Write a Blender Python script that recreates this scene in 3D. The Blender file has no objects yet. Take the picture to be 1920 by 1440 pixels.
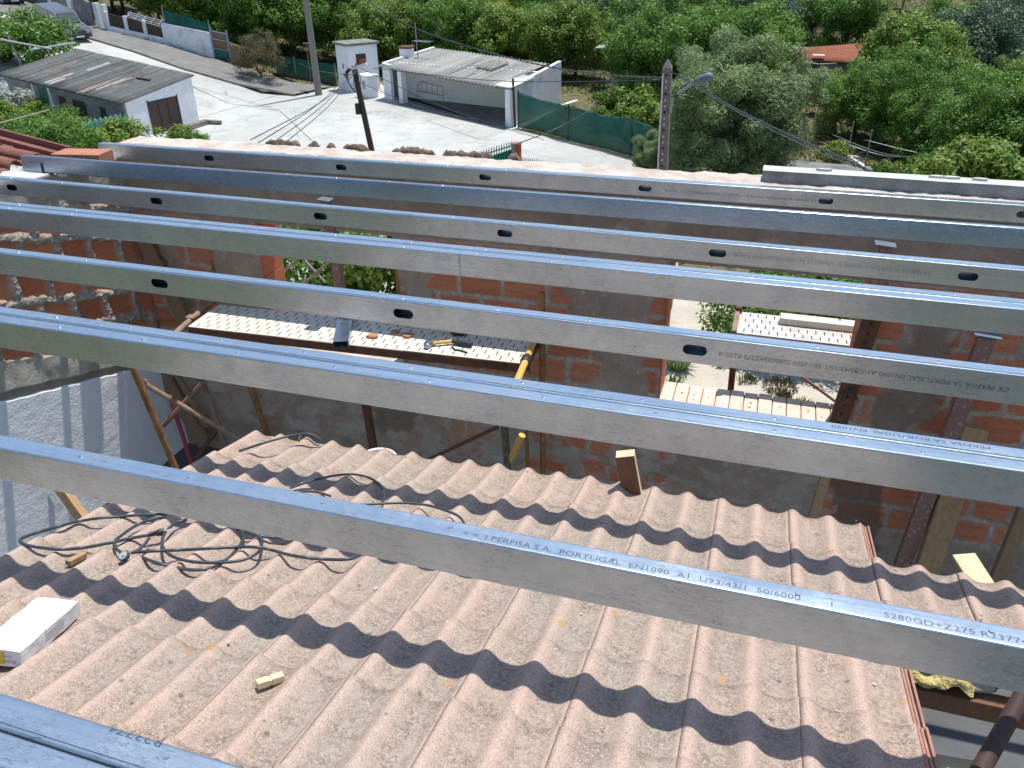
import bpy, math, random
import numpy as np
from mathutils import Vector, Matrix
R=math.radians
# ---------------------------------------------------------------- camera, sky, sun, exposure
CAMZ=1.08813; FPX=1522.9; PITCH=R(29.17396); ROLL=R(-0.83706); YAW=R(-17.8133)
sc=bpy.context.scene
cp,sp=math.cos(PITCH),math.sin(PITCH); cy,sy=math.cos(YAW),math.sin(YAW)
FW=Vector((sy*cp,cy*cp,-sp)); rt=Vector((cy,-sy,0)); up=rt.cross(FW)
RT=math.cos(ROLL)*rt+math.sin(ROLL)*up; UP=-math.sin(ROLL)*rt+math.cos(ROLL)*up
CAM=Vector((0,0,CAMZ))
cam=bpy.data.objects.new('camera',bpy.data.cameras.new('camera')); sc.collection.objects.link(cam)
m=Matrix((RT,UP,-FW)).transposed().to_4x4(); m.translation=CAM; cam.matrix_world=m
cam.data.sensor_width=36; cam.data.lens=FPX/1920*36; cam.data.clip_start=.02; cam.data.clip_end=2000
sc.camera=cam
SUN_EL=R(72.6); SUN_AZ=R(19)
w=bpy.data.worlds.new("World"); sc.world=w; w.use_nodes=True
nt=w.node_tree; bg=nt.nodes['Background']
sky=nt.nodes.new('ShaderNodeTexSky'); sky.sky_type='NISHITA'; sky.sun_disc=False
sky.sun_elevation=SUN_EL; sky.sun_rotation=SUN_AZ; sky.air_density=1.0; sky.dust_density=.6
nt.links.new(sky.outputs[0],bg.inputs[0]); bg.inputs[1].default_value=.15
sd=bpy.data.lights.new('sun','SUN'); sd.energy=4.5; sd.angle=R(.5); sd.color=(1,.955,.88)
so=bpy.data.objects.new('sun',sd); sc.collection.objects.link(so)
S2=Vector((math.sin(SUN_AZ)*math.cos(SUN_EL),math.cos(SUN_AZ)*math.cos(SUN_EL),math.sin(SUN_EL)))
so.rotation_euler=S2.to_track_quat('Z','Y').to_euler(); so.location=(0,0,20)
sc.view_settings.view_transform='Standard'; sc.view_settings.look='None'; sc.view_settings.exposure=0.26; sc.view_settings.gamma=1
sc.cycles.max_bounces=6; sc.cycles.transparent_max_bounces=12
C=sc.collection
# ---------------------------------------------------------------- survey helpers: sight lines of the photograph met with real planes
def ray(px,py): return FW+RT*((px-960)/FPX)-UP*((py-720)/FPX)
def atz(px,py,z): d=ray(px,py); return CAM+d*((z-CAMZ)/d.z)
def aty(px,py,y): d=ray(px,py); return CAM+d*(y/d.y)
def atx(px,py,x): d=ray(px,py); return CAM+d*(x/d.x)
TANR=math.tan(R(14.7)); RZ0=-.341
def roofz(y): return RZ0-TANR*y
def rtilt(x): return -.040*max(0.,-.6-x)
def atroof(px,py,dz=0.):
    d=ray(px,py); t=(RZ0+dz-CAMZ)/(d.z+TANR*d.y)
    for _ in range(6):
        P=CAM+d*t; t=(RZ0+dz+rtilt(P.x)-CAMZ)/(d.z+TANR*d.y)
    return CAM+d*t
ZG=-7.9
def gz(x,y):
    g=ZG
    if x<-32: g+=.2*(-x-32)
    if y>75: g+=.12*(y-75)
    return g
def og(px,py,dz=0.):
    z=ZG+dz
    for _ in range(120):
        P=atz(px,py,z); z=z*.8+.2*(gz(P.x,P.y)+dz)
    return atz(px,py,z)
def dist(P): return (Vector(P)-CAM).dot(FW)
# ---------------------------------------------------------------- mesh helpers
ORG={}
class MB:
    def __init__(s): s.v=[]; s.f=[]
    def add(s,v,f):
        n=len(s.v); s.v+= [tuple(q) for q in v]; s.f+=[tuple(i+n for i in q) for q in f]; return s
    def box(s,a,b,M=None):
        x0,y0,z0=a; x1,y1,z1=b
        v=[Vector(q) for q in ((x0,y0,z0),(x1,y0,z0),(x1,y1,z0),(x0,y1,z0),(x0,y0,z1),(x1,y0,z1),(x1,y1,z1),(x0,y1,z1))]
        if M is not None: v=[M@q for q in v]
        return s.add(v,[(0,3,2,1),(4,5,6,7),(0,1,5,4),(1,2,6,5),(2,3,7,6),(3,0,4,7)])
    def bbox(s,a,b,M=None,c=.004):
        """box with chamfered vertical and horizontal edges (hull of shrunk boxes)"""
        import bmesh
        bm=bmesh.new(); x0,y0,z0=a; x1,y1,z1=b
        vs=[bm.verts.new(q) for q in ((x0,y0,z0),(x1,y0,z0),(x1,y1,z0),(x0,y1,z0),(x0,y0,z1),(x1,y0,z1),(x1,y1,z1),(x0,y1,z1))]
        for q in [(0,3,2,1),(4,5,6,7),(0,1,5,4),(1,2,6,5),(2,3,7,6),(3,0,4,7)]: bm.faces.new([vs[i] for i in q])
        bmesh.ops.bevel(bm,geom=bm.edges[:],offset=c,segments=2,affect='EDGES',profile=.5)
        bm.verts.index_update()
        v=[q.co.copy() for q in bm.verts]
        if M is not None: v=[M@q for q in v]
        s.add(v,[tuple(q.index for q in f.verts) for f in bm.faces]); bm.free(); return s
    def tube(s,pts,r,n=10,cap=True):
        pts=[Vector(p) for p in pts]; rr=r if isinstance(r,(list,tuple)) else [r]*len(pts)
        vs=[]; fs=[]; prev=None
        for i,p in enumerate(pts):
            t=(pts[min(i+1,len(pts)-1)]-pts[max(i-1,0)]).normalized()
            if prev is None: a=t.orthogonal().normalized()
            else: a=(prev-t*prev.dot(t)).normalized()
            prev=a; b=t.cross(a)
            for k in range(n):
                an=2*math.pi*k/n; vs.append(p+(a*math.cos(an)+b*math.sin(an))*rr[i])
        for i in range(len(pts)-1):
            for k in range(n):
                k2=(k+1)%n; fs.append((i*n+k,i*n+k2,(i+1)*n+k2,(i+1)*n+k))
        if cap:
            fs.append(tuple(reversed(range(n)))); fs.append(tuple((len(pts)-1)*n+k for k in range(n)))
        return s.add(vs,fs)
    def beam(s,p0,p1,wx,wy,upv=(0,0,1),c=.003):
        """squared bar from p0 to p1"""
        p0=Vector(p0); p1=Vector(p1); t=(p1-p0); L=t.length; t.normalize()
        u=Vector(upv)
        if abs(u.dot(t))>.95: u=Vector((0,1,0))
        a=t.cross(u).normalized(); b=a.cross(t).normalized()
        M=Matrix((t,a,b)).transposed().to_4x4(); M.translation=p0
        return s.bbox((0,-wx/2,-wy/2),(L,wx/2,wy/2),M,c)
    def prism(s,pts,d):
        """polygon pts extruded by vector d"""
        n=len(pts); v=[Vector(p) for p in pts]+[Vector(p)+Vector(d) for p in pts]
        f=[tuple(reversed(range(n))),tuple(range(n,2*n))]+[(i,(i+1)%n,n+(i+1)%n,n+i) for i in range(n)]
        return s.add(v,f)
    def build(s,name,mat,parent=None,smooth=False,org=None,angle=None):
        me=bpy.data.meshes.new(name)
        if parent is not None: o0=ORG[parent.name]
        elif org is not None: o0=Vector(org)
        else:
            a=np.array(s.v); o0=Vector(((a[:,0].min()+a[:,0].max())/2,(a[:,1].min()+a[:,1].max())/2,a[:,2].min()))
        a=np.array(s.v,dtype=float)-np.array(o0)
        me.from_pydata(a.tolist(),[],s.f); me.update()
        if smooth: me.polygons.foreach_set('use_smooth',[True]*len(me.polygons))
        if mat is not None: me.materials.append(mat)
        o=bpy.data.objects.new(name,me); C.objects.link(o)
        ORG[o.name]=o0
        if parent is not None: o.parent=parent
        else: o.location=o0
        if angle is not None: sharp(o,angle)
        return o
def sharp(o,deg=35):
    import bmesh
    bm=bmesh.new(); bm.from_mesh(o.data)
    for e in bm.edges:
        e.smooth=not(len(e.link_faces)==2 and e.calc_face_angle(0)>R(deg))
    for f in bm.faces: f.smooth=True
    bm.to_mesh(o.data); bm.free()
def grid_mesh(name,V,nx,ny,mat,parent=None,keep=None,attrs=None,smooth=True,org=None,extra=None):
    """V: (ny,nx,3) world coords"""
    V=np.asarray(V,float).reshape(-1,3)
    o0=ORG[parent.name] if parent is not None else Vector(org)
    idx=np.arange(nx*ny).reshape(ny,nx)
    F=np.stack([idx[:-1,:-1],idx[:-1,1:],idx[1:,1:],idx[1:,:-1]],-1).reshape(-1,4)
    if keep is not None: F=F[keep.reshape(-1)]
    me=bpy.data.meshes.new(name)
    F=F.tolist(); VV=(V-np.array(o0)).tolist(); nbase=len(VV)
    if extra is not None:
        for q in extra:
            n=len(VV); VV+=[tuple(np.array(p)-np.array(o0)) for p in q]; F.append(tuple(range(n,n+len(q))))
    me.from_pydata(VV,[],F); me.update()
    if smooth: me.polygons.foreach_set('use_smooth',[True]*len(me.polygons))
    if attrs:
        for k,a in attrs.items():
            at=me.attributes.new(k,'FLOAT','POINT'); b=np.zeros(len(VV),dtype=np.float32); b[:nbase]=a.reshape(-1)
            if nbase<len(VV): b[nbase:]=1.0 if k=='plaster' else 0
            at.data.foreach_set('value',b)
    me.materials.append(mat)
    o=bpy.data.objects.new(name,me); C.objects.link(o); ORG[o.name]=o0
    if parent is not None: o.parent=parent
    else: o.location=o0
    return o
def thing(name,label,cat,loc=(0,0,0),group=None):
    o=bpy.data.objects.new(name,None); C.objects.link(o); o.location=loc; o.empty_display_size=.2
    o['label']=label; o['category']=cat
    if group: o['group']=group
    ORG[o.name]=Vector(loc); return o
def tag(o,label,cat,group=None):
    o['label']=label; o['category']=cat
    if group: o['group']=group
    return o
def struct(o,label=None,kind='structure'):
    o['kind']=kind
    if label: o['label']=label
    return o
# numpy value noise
class Noise:
    def __init__(s,seed): s.t=np.random.RandomState(seed).rand(256,256)
    def n(s,x,y):
        xi=np.floor(x).astype(int); yi=np.floor(y).astype(int); fx=x-xi; fy=y-yi
        fx=fx*fx*(3-2*fx); fy=fy*fy*(3-2*fy); t=s.t
        a=t[xi&255,yi&255]; b=t[(xi+1)&255,yi&255]; c=t[xi&255,(yi+1)&255]; d=t[(xi+1)&255,(yi+1)&255]
        return (a*(1-fx)+b*fx)*(1-fy)+(c*(1-fx)+d*fx)*fy
    def fbm(s,x,y,o=4):
        r=0; a=.5; tot=0
        for k in range(o): r=r+a*s.n(x*2**k+17*k,y*2**k+31*k); tot+=a; a*=.5
        return r/tot
# ---------------------------------------------------------------- materials
class NT:
    def __init__(s,name):
        s.m=bpy.data.materials.new(name); s.m.use_nodes=True; s.t=s.m.node_tree; s.b=s.t.nodes['Principled BSDF']
        s.pos=s.n('ShaderNodeNewGeometry').outputs['Position']
    def n(s,t,**k):
        o=s.t.nodes.new(t)
        for a,b in k.items(): setattr(o,a,b)
        return o
    def l(s,a,b): s.t.links.new(a,b)
    def vec(s,scale=(1,1,1),rot=(0,0,0),loc=(0,0,0)):
        mp=s.n('ShaderNodeMapping'); mp.inputs['Scale'].default_value=scale; mp.inputs['Rotation'].default_value=rot; mp.inputs['Location'].default_value=loc
        s.l(s.pos,mp.inputs[0]); return mp.outputs[0]
    def noise(s,scale,detail=4,rough=.6,v=None,dist=0):
        o=s.n('ShaderNodeTexNoise'); o.inputs['Scale'].default_value=scale; o.inputs['Detail'].default_value=detail; o.inputs['Roughness'].default_value=rough; o.inputs['Distortion'].default_value=dist
        s.l(v if v is not None else s.pos,o.inputs['Vector']); return o.outputs[0]
    def vor(s,scale,v=None,out='Distance',feat='F1'):
        o=s.n('ShaderNodeTexVoronoi',feature=feat); o.inputs['Scale'].default_value=scale
        s.l(v if v is not None else s.pos,o.inputs['Vector']); return o.outputs[out]
    def ramp(s,x,st):
        o=s.n('ShaderNodeValToRGB'); e=o.color_ramp.elements
        while len(e)<len(st): e.new(.5)
        for q,(p,c) in zip(e,st):
            q.position=p; q.color=(*c,1) if isinstance(c,tuple) else (c,c,c,1)
        s.l(x,o.inputs[0]); return o.outputs[0]
    def mix(s,f,a,b,mode='MIX'):
        o=s.n('ShaderNodeMix',data_type='RGBA',blend_type=mode)
        for i,x in ((0,f),(6,a),(7,b)):
            if isinstance(x,(int,float)): o.inputs[i].default_value=x
            elif isinstance(x,tuple): o.inputs[i].default_value=(*x,1)
            else: s.l(x,o.inputs[i])
        return o.outputs[2]
    def math(s,op,a,b=0.):
        o=s.n('ShaderNodeMath',operation=op)
        for i,x in ((0,a),(1,b)):
            if isinstance(x,(int,float)): o.inputs[i].default_value=x
            else: s.l(x,o.inputs[i])
        return o.outputs[0]
    def attr(s,name): o=s.n('ShaderNodeAttribute',attribute_name=name); return o.outputs['Fac']
    def bump(s,h,strength=.5,dist=.01):
        o=s.n('ShaderNodeBump'); o.inputs['Strength'].default_value=strength; o.inputs['Distance'].default_value=dist
        s.l(h,o.inputs['Height']); s.l(o.outputs[0],s.b.inputs['Normal'])
    def col(s,c):
        if isinstance(c,tuple): s.b.inputs['Base Color'].default_value=(*c,1)
        else: s.l(c,s.b.inputs['Base Color'])
    def set(s,rough=.8,metal=0.,spec=.5):
        for k,x in (('Roughness',rough),('Metallic',metal),('Specular IOR Level',spec)):
            if isinstance(x,(int,float)): s.b.inputs[k].default_value=x
            else: s.l(x,s.b.inputs[k])
        return s
def speck(name,c1,c2,scale=8,rough=.85,bump=.3,bd=.005,fine=60,metal=0.,spec=.3,contrast=(.35,.65)):
    """two-tone weathered surface"""
    t=NT(name); n1=t.noise(scale,6,.65); n2=t.noise(fine,3,.6)
    f=t.ramp(n1,[(contrast[0],0.),(contrast[1],1.)])
    c=t.mix(f,c1,c2); c=t.mix(t.ramp(n2,[(.3,.0),(.7,.35)]),c,tuple(x*.55 for x in c1))
    t.col(c); t.set(rough,metal,spec); t.bump(t.math('ADD',n2,n1),bump,bd); return t.m
def steel(name,tint=(.55,.66,.74),rough=.25,metal=.90):
    """galvanised sheet: faint spangle, rolling streaks, handling scratches and grey smudges"""
    t=NT(name)
    st=t.noise(5,5,.65,t.vec((.35,8,18))); fine=t.noise(190,2,.6); blot=t.noise(1.7,4,.6); blot2=t.noise(9,4,.7)
    cell=t.vor(75,out='Color')
    c=t.mix(t.ramp(blot,[(.35,0.),(.65,1.)]),tuple(x*.84 for x in tint),tint)
    c=t.mix(t.ramp(st,[(.40,0.),(.62,.14)]),c,tuple(x*.72 for x in tint))
    cv=t.ramp(cell,[(.2,.35),(.8,.75)]); c=t.mix(.08,c,cv)
    mask=t.ramp(blot2,[(.44,0.),(.60,1.)])
    for k,(sc_,ang) in enumerate((((2.,30,46),8),((3.,26,40),-13),((7.,20,16),38),((6.,20,18),-47))):
        scr=t.noise(4.5,3,.55,t.vec(sc_,(0,R(ang),0),(k*3.1,k,k*1.7)),.4)
        line=t.ramp(scr,[(.484,0.),(.4985,1.),(.513,0.)])
        c=t.mix(t.math('MULTIPLY',t.math('MULTIPLY',line,mask),.42),c,(.10,.08,.09))
    sm=t.noise(4,6,.75,t.vec((1,1,2.),(0,0,0),(7,3,1)),.6)
    c=t.mix(t.ramp(sm,[(.63,0.),(.70,.4)]),c,(.22,.19,.19))
    t.col(c); t.set(t.ramp(t.math('ADD',t.math('MULTIPLY',st,.5),t.math('MULTIPLY',blot2,.5)),[(.3,rough-.06),(.7,rough+.16)]),metal,.5)
    t.bump(t.math('ADD',t.math('MULTIPLY',blot2,.9),t.math('ADD',t.math('MULTIPLY',st,.4),t.math('MULTIPLY',fine,.02))),.07,.008)
    return t.m
M={}
M['steel']=steel('galvanised_steel')
M['steel2']=steel('galvanised_steel_blue',(.34,.46,.60),.24)
M['screw']=speck('zinc_screw',(.75,.77,.8),(.6,.62,.65),60,.25,.05,metal=.9)
def ink():
    t=NT('marking_ink'); t.col((.05,.065,.085)); t.set(.9,0,0.); t.b.inputs['Alpha'].default_value=.5; return t.m
M['ink']=ink()
M['ink_solid']=speck('label_ink',(.03,.03,.03),(.05,.05,.05),200,.9,.0,spec=.0)
# concrete roof tile
def tile_mat(name,base,alt,dark,moss=1.):
    t=NT(name)
    n1=t.noise(1.6,6,.65); n2=t.noise(15,6,.78); n3=t.noise(85,4,.75); n4=t.noise(260,2,.7)
    rnd=t.attr('rnd'); cr=t.attr('crest')
    c=t.mix(t.ramp(n1,[(.35,0.),(.65,1.)]),base,alt)
    c=t.mix(t.math('MULTIPLY',rnd,.35),c,tuple(x*.82 for x in alt))
    c=t.mix(t.math('MULTIPLY',cr,.55),c,tuple(min(1,x*1.22) for x in base))
    g=t.math('MULTIPLY',t.ramp(n2,[(.34,.15),(.60,1.)]),t.ramp(n3,[(.42,0.),(.56,1.)]))
    g=t.math('MULTIPLY',g,t.math('SUBTRACT',1.,t.math('MULTIPLY',cr,.85)))
    c=t.mix(t.math('MULTIPLY',g,.78*moss),c,dark)
    # lichen spots, dark and orange, and pale grit
    v=t.vor(9,out='Distance'); vv=t.math('ADD',v,t.math('MULTIPLY',n3,.12))
    c=t.mix(t.ramp(vv,[(.105,.65),(.15,0.)]),c,(.07,.07,.065))
    v2=t.vor(5.3,t.vec((1,1,1),(0,0,0),(3.3,1.7,.4)),out='Distance'); v2=t.math('ADD',v2,t.math('MULTIPLY',n3,.16))
    c=t.mix(t.ramp(v2,[(.14,.7),(.18,0.)]),c,(.5,.27,.09))
    v3=t.vor(26,t.vec((1,1,1),(0,0,0),(.3,5.7,.4)),out='Distance')
    c=t.mix(t.ramp(v3,[(.035,.8),(.06,0.)]),c,(.75,.72,.66))
    c=t.mix(t.math('MULTIPLY',t.ramp(n4,[(.36,.7),(.52,0.)]),t.ramp(n2,[(.3,.35),(.65,1.)])),c,tuple(x*.5 for x in dark))
    c=t.mix(t.ramp(n4,[(.62,0.),(.72,.35)]),c,(.7,.62,.55))
    t.col(c); t.set(.92,0,.2)
    t.bump(t.math('ADD',t.math('MULTIPLY',n3,.7),t.math('MULTIPLY',n4,.3)),.8,.006); return t.m
M['tile']=tile_mat('concrete_roof_tile',(.50,.365,.30),(.41,.355,.30),(.17,.145,.12))
M['tile_red']=tile_mat('red_roof_tile',(.30,.13,.10),(.24,.11,.085),(.10,.06,.05),.7)
M['trim_pink']=speck('tile_trim',(.46,.24,.18),(.34,.2,.16),12,.85)
M['trim_red']=speck('red_ridge_paint',(.20,.075,.06),(.25,.1,.08),5,.6)
# brickwork driven by masks modelled with the wall
def brickwork(name,pl1,pl2,mo1,mo2,b1=(.60,.19,.09),b2=(.68,.27,.15),top=(.55,.5,.45)):
    t=NT(name); n1=t.noise(4,6,.65); n2=t.noise(35,5,.7); n3=t.noise(160,3,.7)
    lines=t.noise(8,3,.5,t.vec((.6,.6,13)))
    r=t.attr('rnd')
    b=t.mix(r,b1,b2); b=t.mix(t.ramp(lines,[(.45,0.),(.6,.3)]),b,(.30,.11,.07)); b=t.mix(t.ramp(n2,[(.5,0.),(.72,.35)]),b,(.5,.3,.22))
    mo=t.mix(t.ramp(n2,[(.35,0.),(.65,1.)]),mo1,mo2)
    pl=t.mix(t.ramp(n1,[(.35,0.),(.65,1.)]),pl1,pl2); pl=t.mix(t.ramp(n2,[(.55,0.),(.75,.4)]),pl,tuple(x*.55 for x in pl1))
    pl=t.mix(t.ramp(t.noise(11,6,.8),[(.54,0.),(.64,.6)]),pl,(.62,.54,.46)); pl=t.mix(t.ramp(t.noise(3,6,.75,t.vec((1,1,.35))),[(.52,0.),(.62,.45)]),pl,(.30,.18,.12))
    c=t.mix(t.attr('mortar'),b,mo); c=t.mix(t.attr('plaster'),c,pl)
    c=t.mix(t.math('MULTIPLY',t.attr('dust'),.9),c,top)
    c=t.mix(t.math('MULTIPLY',t.attr('wet'),.75),c,(.17,.125,.09))
    c=t.mix(t.ramp(n3,[(.3,.35),(.55,0.)]),c,(.08,.06,.05))
    t.col(c); t.set(.93,0,.15); t.bump(t.math('ADD',t.math('MULTIPLY',t.noise(11,6,.8),1.5),t.math('ADD',n2,t.math('MULTIPLY',n3,.5))),.8,.010); return t.m
M['brick']=brickwork('front_brickwork',(.50,.385,.30),(.38,.29,.22),(.62,.55,.46),(.36,.30,.24))
M['brick_left']=brickwork('side_brickwork',(.56,.56,.48),(.46,.46,.39),(.56,.53,.45),(.24,.23,.2),(.55,.18,.08),(.68,.28,.14))
def stucco():
    t=NT('white_stucco'); n1=t.noise(2.5,4,.6); n2=t.noise(60,4,.6,None,.4); n3=t.noise(14,4,.6)
    c=t.mix(t.ramp(n1,[(.3,0.),(.7,1.)]),(.80,.83,.86),(.84,.86,.88)); c=t.mix(t.ramp(n3,[(.6,0.),(.75,.25)]),c,(.4,.42,.38))
    t.col(c); t.set(.85,0,.3); t.bump(n2,.55,.010); return t.m
M['stucco']=stucco()
M['dust']=speck('dusty_wall_top',(.47,.39,.33),(.68,.63,.56),7,.95,.8,.01,90)
M['mortar_lump']=speck('dry_mortar',(.17,.125,.095),(.25,.19,.145),14,.95,.9,.01,70)
M['sill']=speck('dusty_block_sill',(.62,.50,.40),(.70,.64,.56),16,.95,.5,.005,90)
M['concrete']=speck('old_concrete',(.20,.20,.19),(.34,.34,.32),7,.9,.4)
M['concrete_top']=speck('pale_concrete',(.60,.60,.57),(.45,.45,.42),6,.9,.4)
M['floor']=speck('screed_floor',(.13,.135,.145),(.10,.10,.105),3,.95,.2)
M['rust']=speck('rusty_steel',(.20,.085,.04),(.09,.05,.035),18,.8,.5,.003,120)
M['rust_light']=speck('rusty_orange_steel',(.42,.20,.07),(.16,.075,.04),14,.75,.5,.003,120)
M['rust_pale']=speck('worn_steel_pipe',(.34,.24,.17),(.20,.12,.08),16,.6,.4,.003,120)
M['dark_rust']=speck('dark_steel',(.06,.035,.03),(.11,.07,.06),18,.6,.4,.003,120,contrast=(.5,.8))
M['prop']=speck('speckled_prop_paint',(.27,.15,.12),(.48,.40,.36),45,.75,.4,.003,160,contrast=(.55,.66))
M['magenta']=speck('magenta_paint',(.42,.05,.12),(.28,.06,.09),25,.6)
M['green_post']=speck('mossy_post',(.20,.21,.12),(.10,.08,.06),14,.9)
def wood(name,a,b,rough=.8):
    t=NT(name); g=t.noise(10,5,.65,t.vec((9,9,2.)),1.); n=t.noise(60,3,.6); k=t.noise(6,4,.6)
    c=t.mix(t.ramp(g,[(.35,0.),(.65,1.)]),a,b); c=t.mix(t.ramp(k,[(.55,0.),(.75,.5)]),c,tuple(x*.45 for x in a)); c=t.mix(t.ramp(n,[(.6,0.),(.75,.3)]),c,(.1,.07,.04))
    t.col(c); t.set(rough,0,.3); t.bump(g,.4,.004); return t.m
M['wood']=wood('weathered_wood',(.30,.20,.11),(.21,.15,.09))
M['wood_dark']=wood('dark_wood',(.20,.10,.055),(.14,.075,.045))
M['wood_mossy']=wood('mossy_wood',(.46,.30,.15),(.28,.19,.10))
M['wood_pale']=wood('fresh_sawn_or_sunlit_wood',(.70,.58,.38),(.60,.50,.33))
M['wood_grey']=wood('silvered_plank',(.66,.66,.58),(.52,.52,.46))
M['yellow_wood']=wood('yellow_handle',(.72,.46,.14),(.6,.36,.1),.5)
M['black']=speck('black_rubber',(.025,.027,.03),(.045,.05,.055),20,.45,.1,spec=.5)
M['cable']=speck('cable_rubber',(.04,.05,.062),(.065,.08,.1),20,.42,.1,spec=.5)
M['white_paper']=speck('white_wrapper',(.82,.82,.82),(.78,.78,.79),9,.5,.25,.01,40)
M['yellow_label']=speck('yellow_print',(.75,.58,.06),(.7,.5,.05),30,.5)
M['clear']=speck('clear_socket_cap',(.5,.55,.58),(.2,.23,.25),50,.15,.4,.003,spec=.8)
M['terracotta']=speck('terracotta_shard',(.45,.19,.09),(.5,.25,.14),20,.9)
M['foam']=speck('yellow_foam',(.72,.6,.24),(.55,.42,.16),20,.95,1.,.02,60)
M['hollow_brick']=speck('new_clay_block',(.46,.21,.13),(.40,.17,.10),10,.85,.3)
def platform():
    t=NT('perforated_deck'); n=t.noise(8,5,.65); n2=t.noise(80,3,.6)
    c=t.mix(t.ramp(n,[(.3,0.),(.7,1.)]),(.72,.70,.60),(.60,.57,.47)); c=t.mix(t.ramp(n2,[(.55,0.),(.75,.4)]),c,(.3,.25,.2))
    t.col(c); t.set(.6,.1,.4); t.bump(n2,.2,.004); return t.m
M['deck']=platform(); M['hole']=speck('slot_dark',(.03,.03,.032),(.05,.05,.05),20,.9)
M['deck2']=speck('galvanised_deck',(.62,.63,.60),(.48,.47,.43),16,.5,.2,metal=.3)
M['white_wall']=speck('whitewash',(.90,.90,.90),(.78,.80,.82),2.2,.9,.4,.02,14)
M['white_wall_stained']=speck('stained_whitewash',(.86,.87,.88),(.40,.43,.47),1.1,.9,.4,.02,10,contrast=(.52,.74))
M['grey_wall']=speck('weathered_render',(.34,.33,.31),(.16,.155,.15),1.6,.9,.4,.02,9)
M['inside_wall']=speck('carport_render',(.92,.92,.84),(.75,.78,.85),1.0,.9,.2,.02,9,contrast=(.5,.7))
def fibro(name,a,b,c3):
    t=NT(name); n=t.noise(1.1,5,.65); n2=t.noise(9,4,.7); f=t.attr('rnd')
    c=t.mix(f,a,b); c=t.mix(t.ramp(n,[(.5,0.),(.68,.7)]),c,b); c=t.mix(t.ramp(f,[(.86,0.),(.95,.8)]),c,c3); c=t.mix(t.ramp(n2,[(.5,0.),(.7,.5)]),c,tuple(x*.5 for x in b))
    t.col(c); t.set(.92,0,.2); t.bump(n2,.3,.02); return t.m
M['fibro']=fibro('fibre_cement_sheet',(.21,.215,.21),(.07,.075,.072),(.42,.43,.42))
M['fibro_light']=fibro('pale_fibre_cement_sheet',(.36,.36,.34),(.21,.21,.20),(.5,.5,.48))
M['slab']=speck('lichened_slab',(.30,.29,.26),(.14,.14,.13),3,.92,.4,.02,12)
M['brown_door']=speck('brown_painted_wood',(.085,.055,.045),(.06,.04,.035),4,.6,.2)
M['green_paint']=speck('green_sheet',(.04,.15,.12),(.06,.2,.16),5,.5,.2)
M['green_rail']=speck('green_rail_paint',(.02,.17,.12),(.03,.22,.16),5,.5,.2)
M['blue_metal']=speck('pale_blue_metal',(.3,.4,.46),(.22,.3,.36),9,.5,.2)
M['grey_metal']=speck('grey_metal_tube',(.45,.47,.5),(.3,.32,.34),12,.4,.2,metal=.6)
M['lamp_grey']=speck('street_lamp_grey',(.16,.21,.27),(.12,.16,.2),12,.45,.1)
M['pole_wood']=wood('old_pole_wood',(.085,.06,.045),(.055,.04,.032))
M['pole_conc']=speck('pole_concrete',(.27,.25,.22),(.20,.185,.165),6,.9,.4)
M['pole_conc2']=speck('pole_concrete_brown',(.27,.245,.215),(.19,.17,.15),9,.9,.5)
M['rustroof']=speck('rusted_roof_sheet',(.33,.12,.06),(.20,.075,.045),1.5,.9,.4,.02,8)
M['road']=None
def road():
    t=NT('road_concrete'); n1=t.noise(.18,6,.65); n2=t.noise(1.5,5,.7); n3=t.noise(14,3,.6)
    c=t.mix(t.ramp(n1,[(.35,0.),(.65,1.)]),(.50,.51,.48),(.38,.39,.37)); c=t.mix(t.ramp(n2,[(.5,0.),(.75,.4)]),c,(.27,.27,.25))
    c=t.mix(t.ramp(n3,[(.55,0.),(.75,.3)]),c,(.25,.24,.22))
    n4=t.noise(.5,6,.7,None,.6); c=t.mix(t.ramp(n4,[(.50,0.),(.72,.55)]),c,(.26,.25,.23))
    ck=t.n('ShaderNodeTexVoronoi',feature='DISTANCE_TO_EDGE'); ck.inputs['Scale'].default_value=.22; vv=t.n('ShaderNodeVectorMath',operation='ADD'); nn=t.n('ShaderNodeTexNoise'); nn.inputs['Scale'].default_value=.9; t.l(t.pos,nn.inputs[0]); t.l(t.pos,vv.inputs[0]); t.l(nn.outputs['Color'],vv.inputs[1]); t.l(vv.outputs[0],ck.inputs['Vector'])
    c=t.mix(t.ramp(ck.outputs[0],[(.0,.55),(.006,0.)]),c,(.16,.15,.14))
    t.col(c); t.set(.9,0,.3); t.bump(n3,.2,.02); return t.m
M['road']=road()
M['sidewalk']=speck('pavement_asphalt',(.17,.17,.165),(.24,.235,.22),.8,.95,.3,.02,8)
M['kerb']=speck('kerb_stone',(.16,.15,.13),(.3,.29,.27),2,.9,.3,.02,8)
def soil():
    t=NT('garden_soil'); n1=t.noise(.25,6,.65); n2=t.noise(2.4,5,.7); n3=t.noise(12,4,.7)
    c=t.mix(t.ramp(n1,[(.4,0.),(.6,1.)]),(.23,.175,.12),(.15,.13,.085)); c=t.mix(t.ramp(n2,[(.42,0.),(.56,.85)]),c,(.06,.095,.025)); c=t.mix(t.ramp(n3,[(.5,0.),(.7,.5)]),c,(.12,.09,.06))
    t.col(c); t.set(.97,0,.1); t.bump(n3,.8,.08); return t.m
M['soil']=soil()
M['sand']=speck('dusty_yard',(.55,.51,.43),(.42,.38,.31),.8,.97,.4,.03,9)
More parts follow.
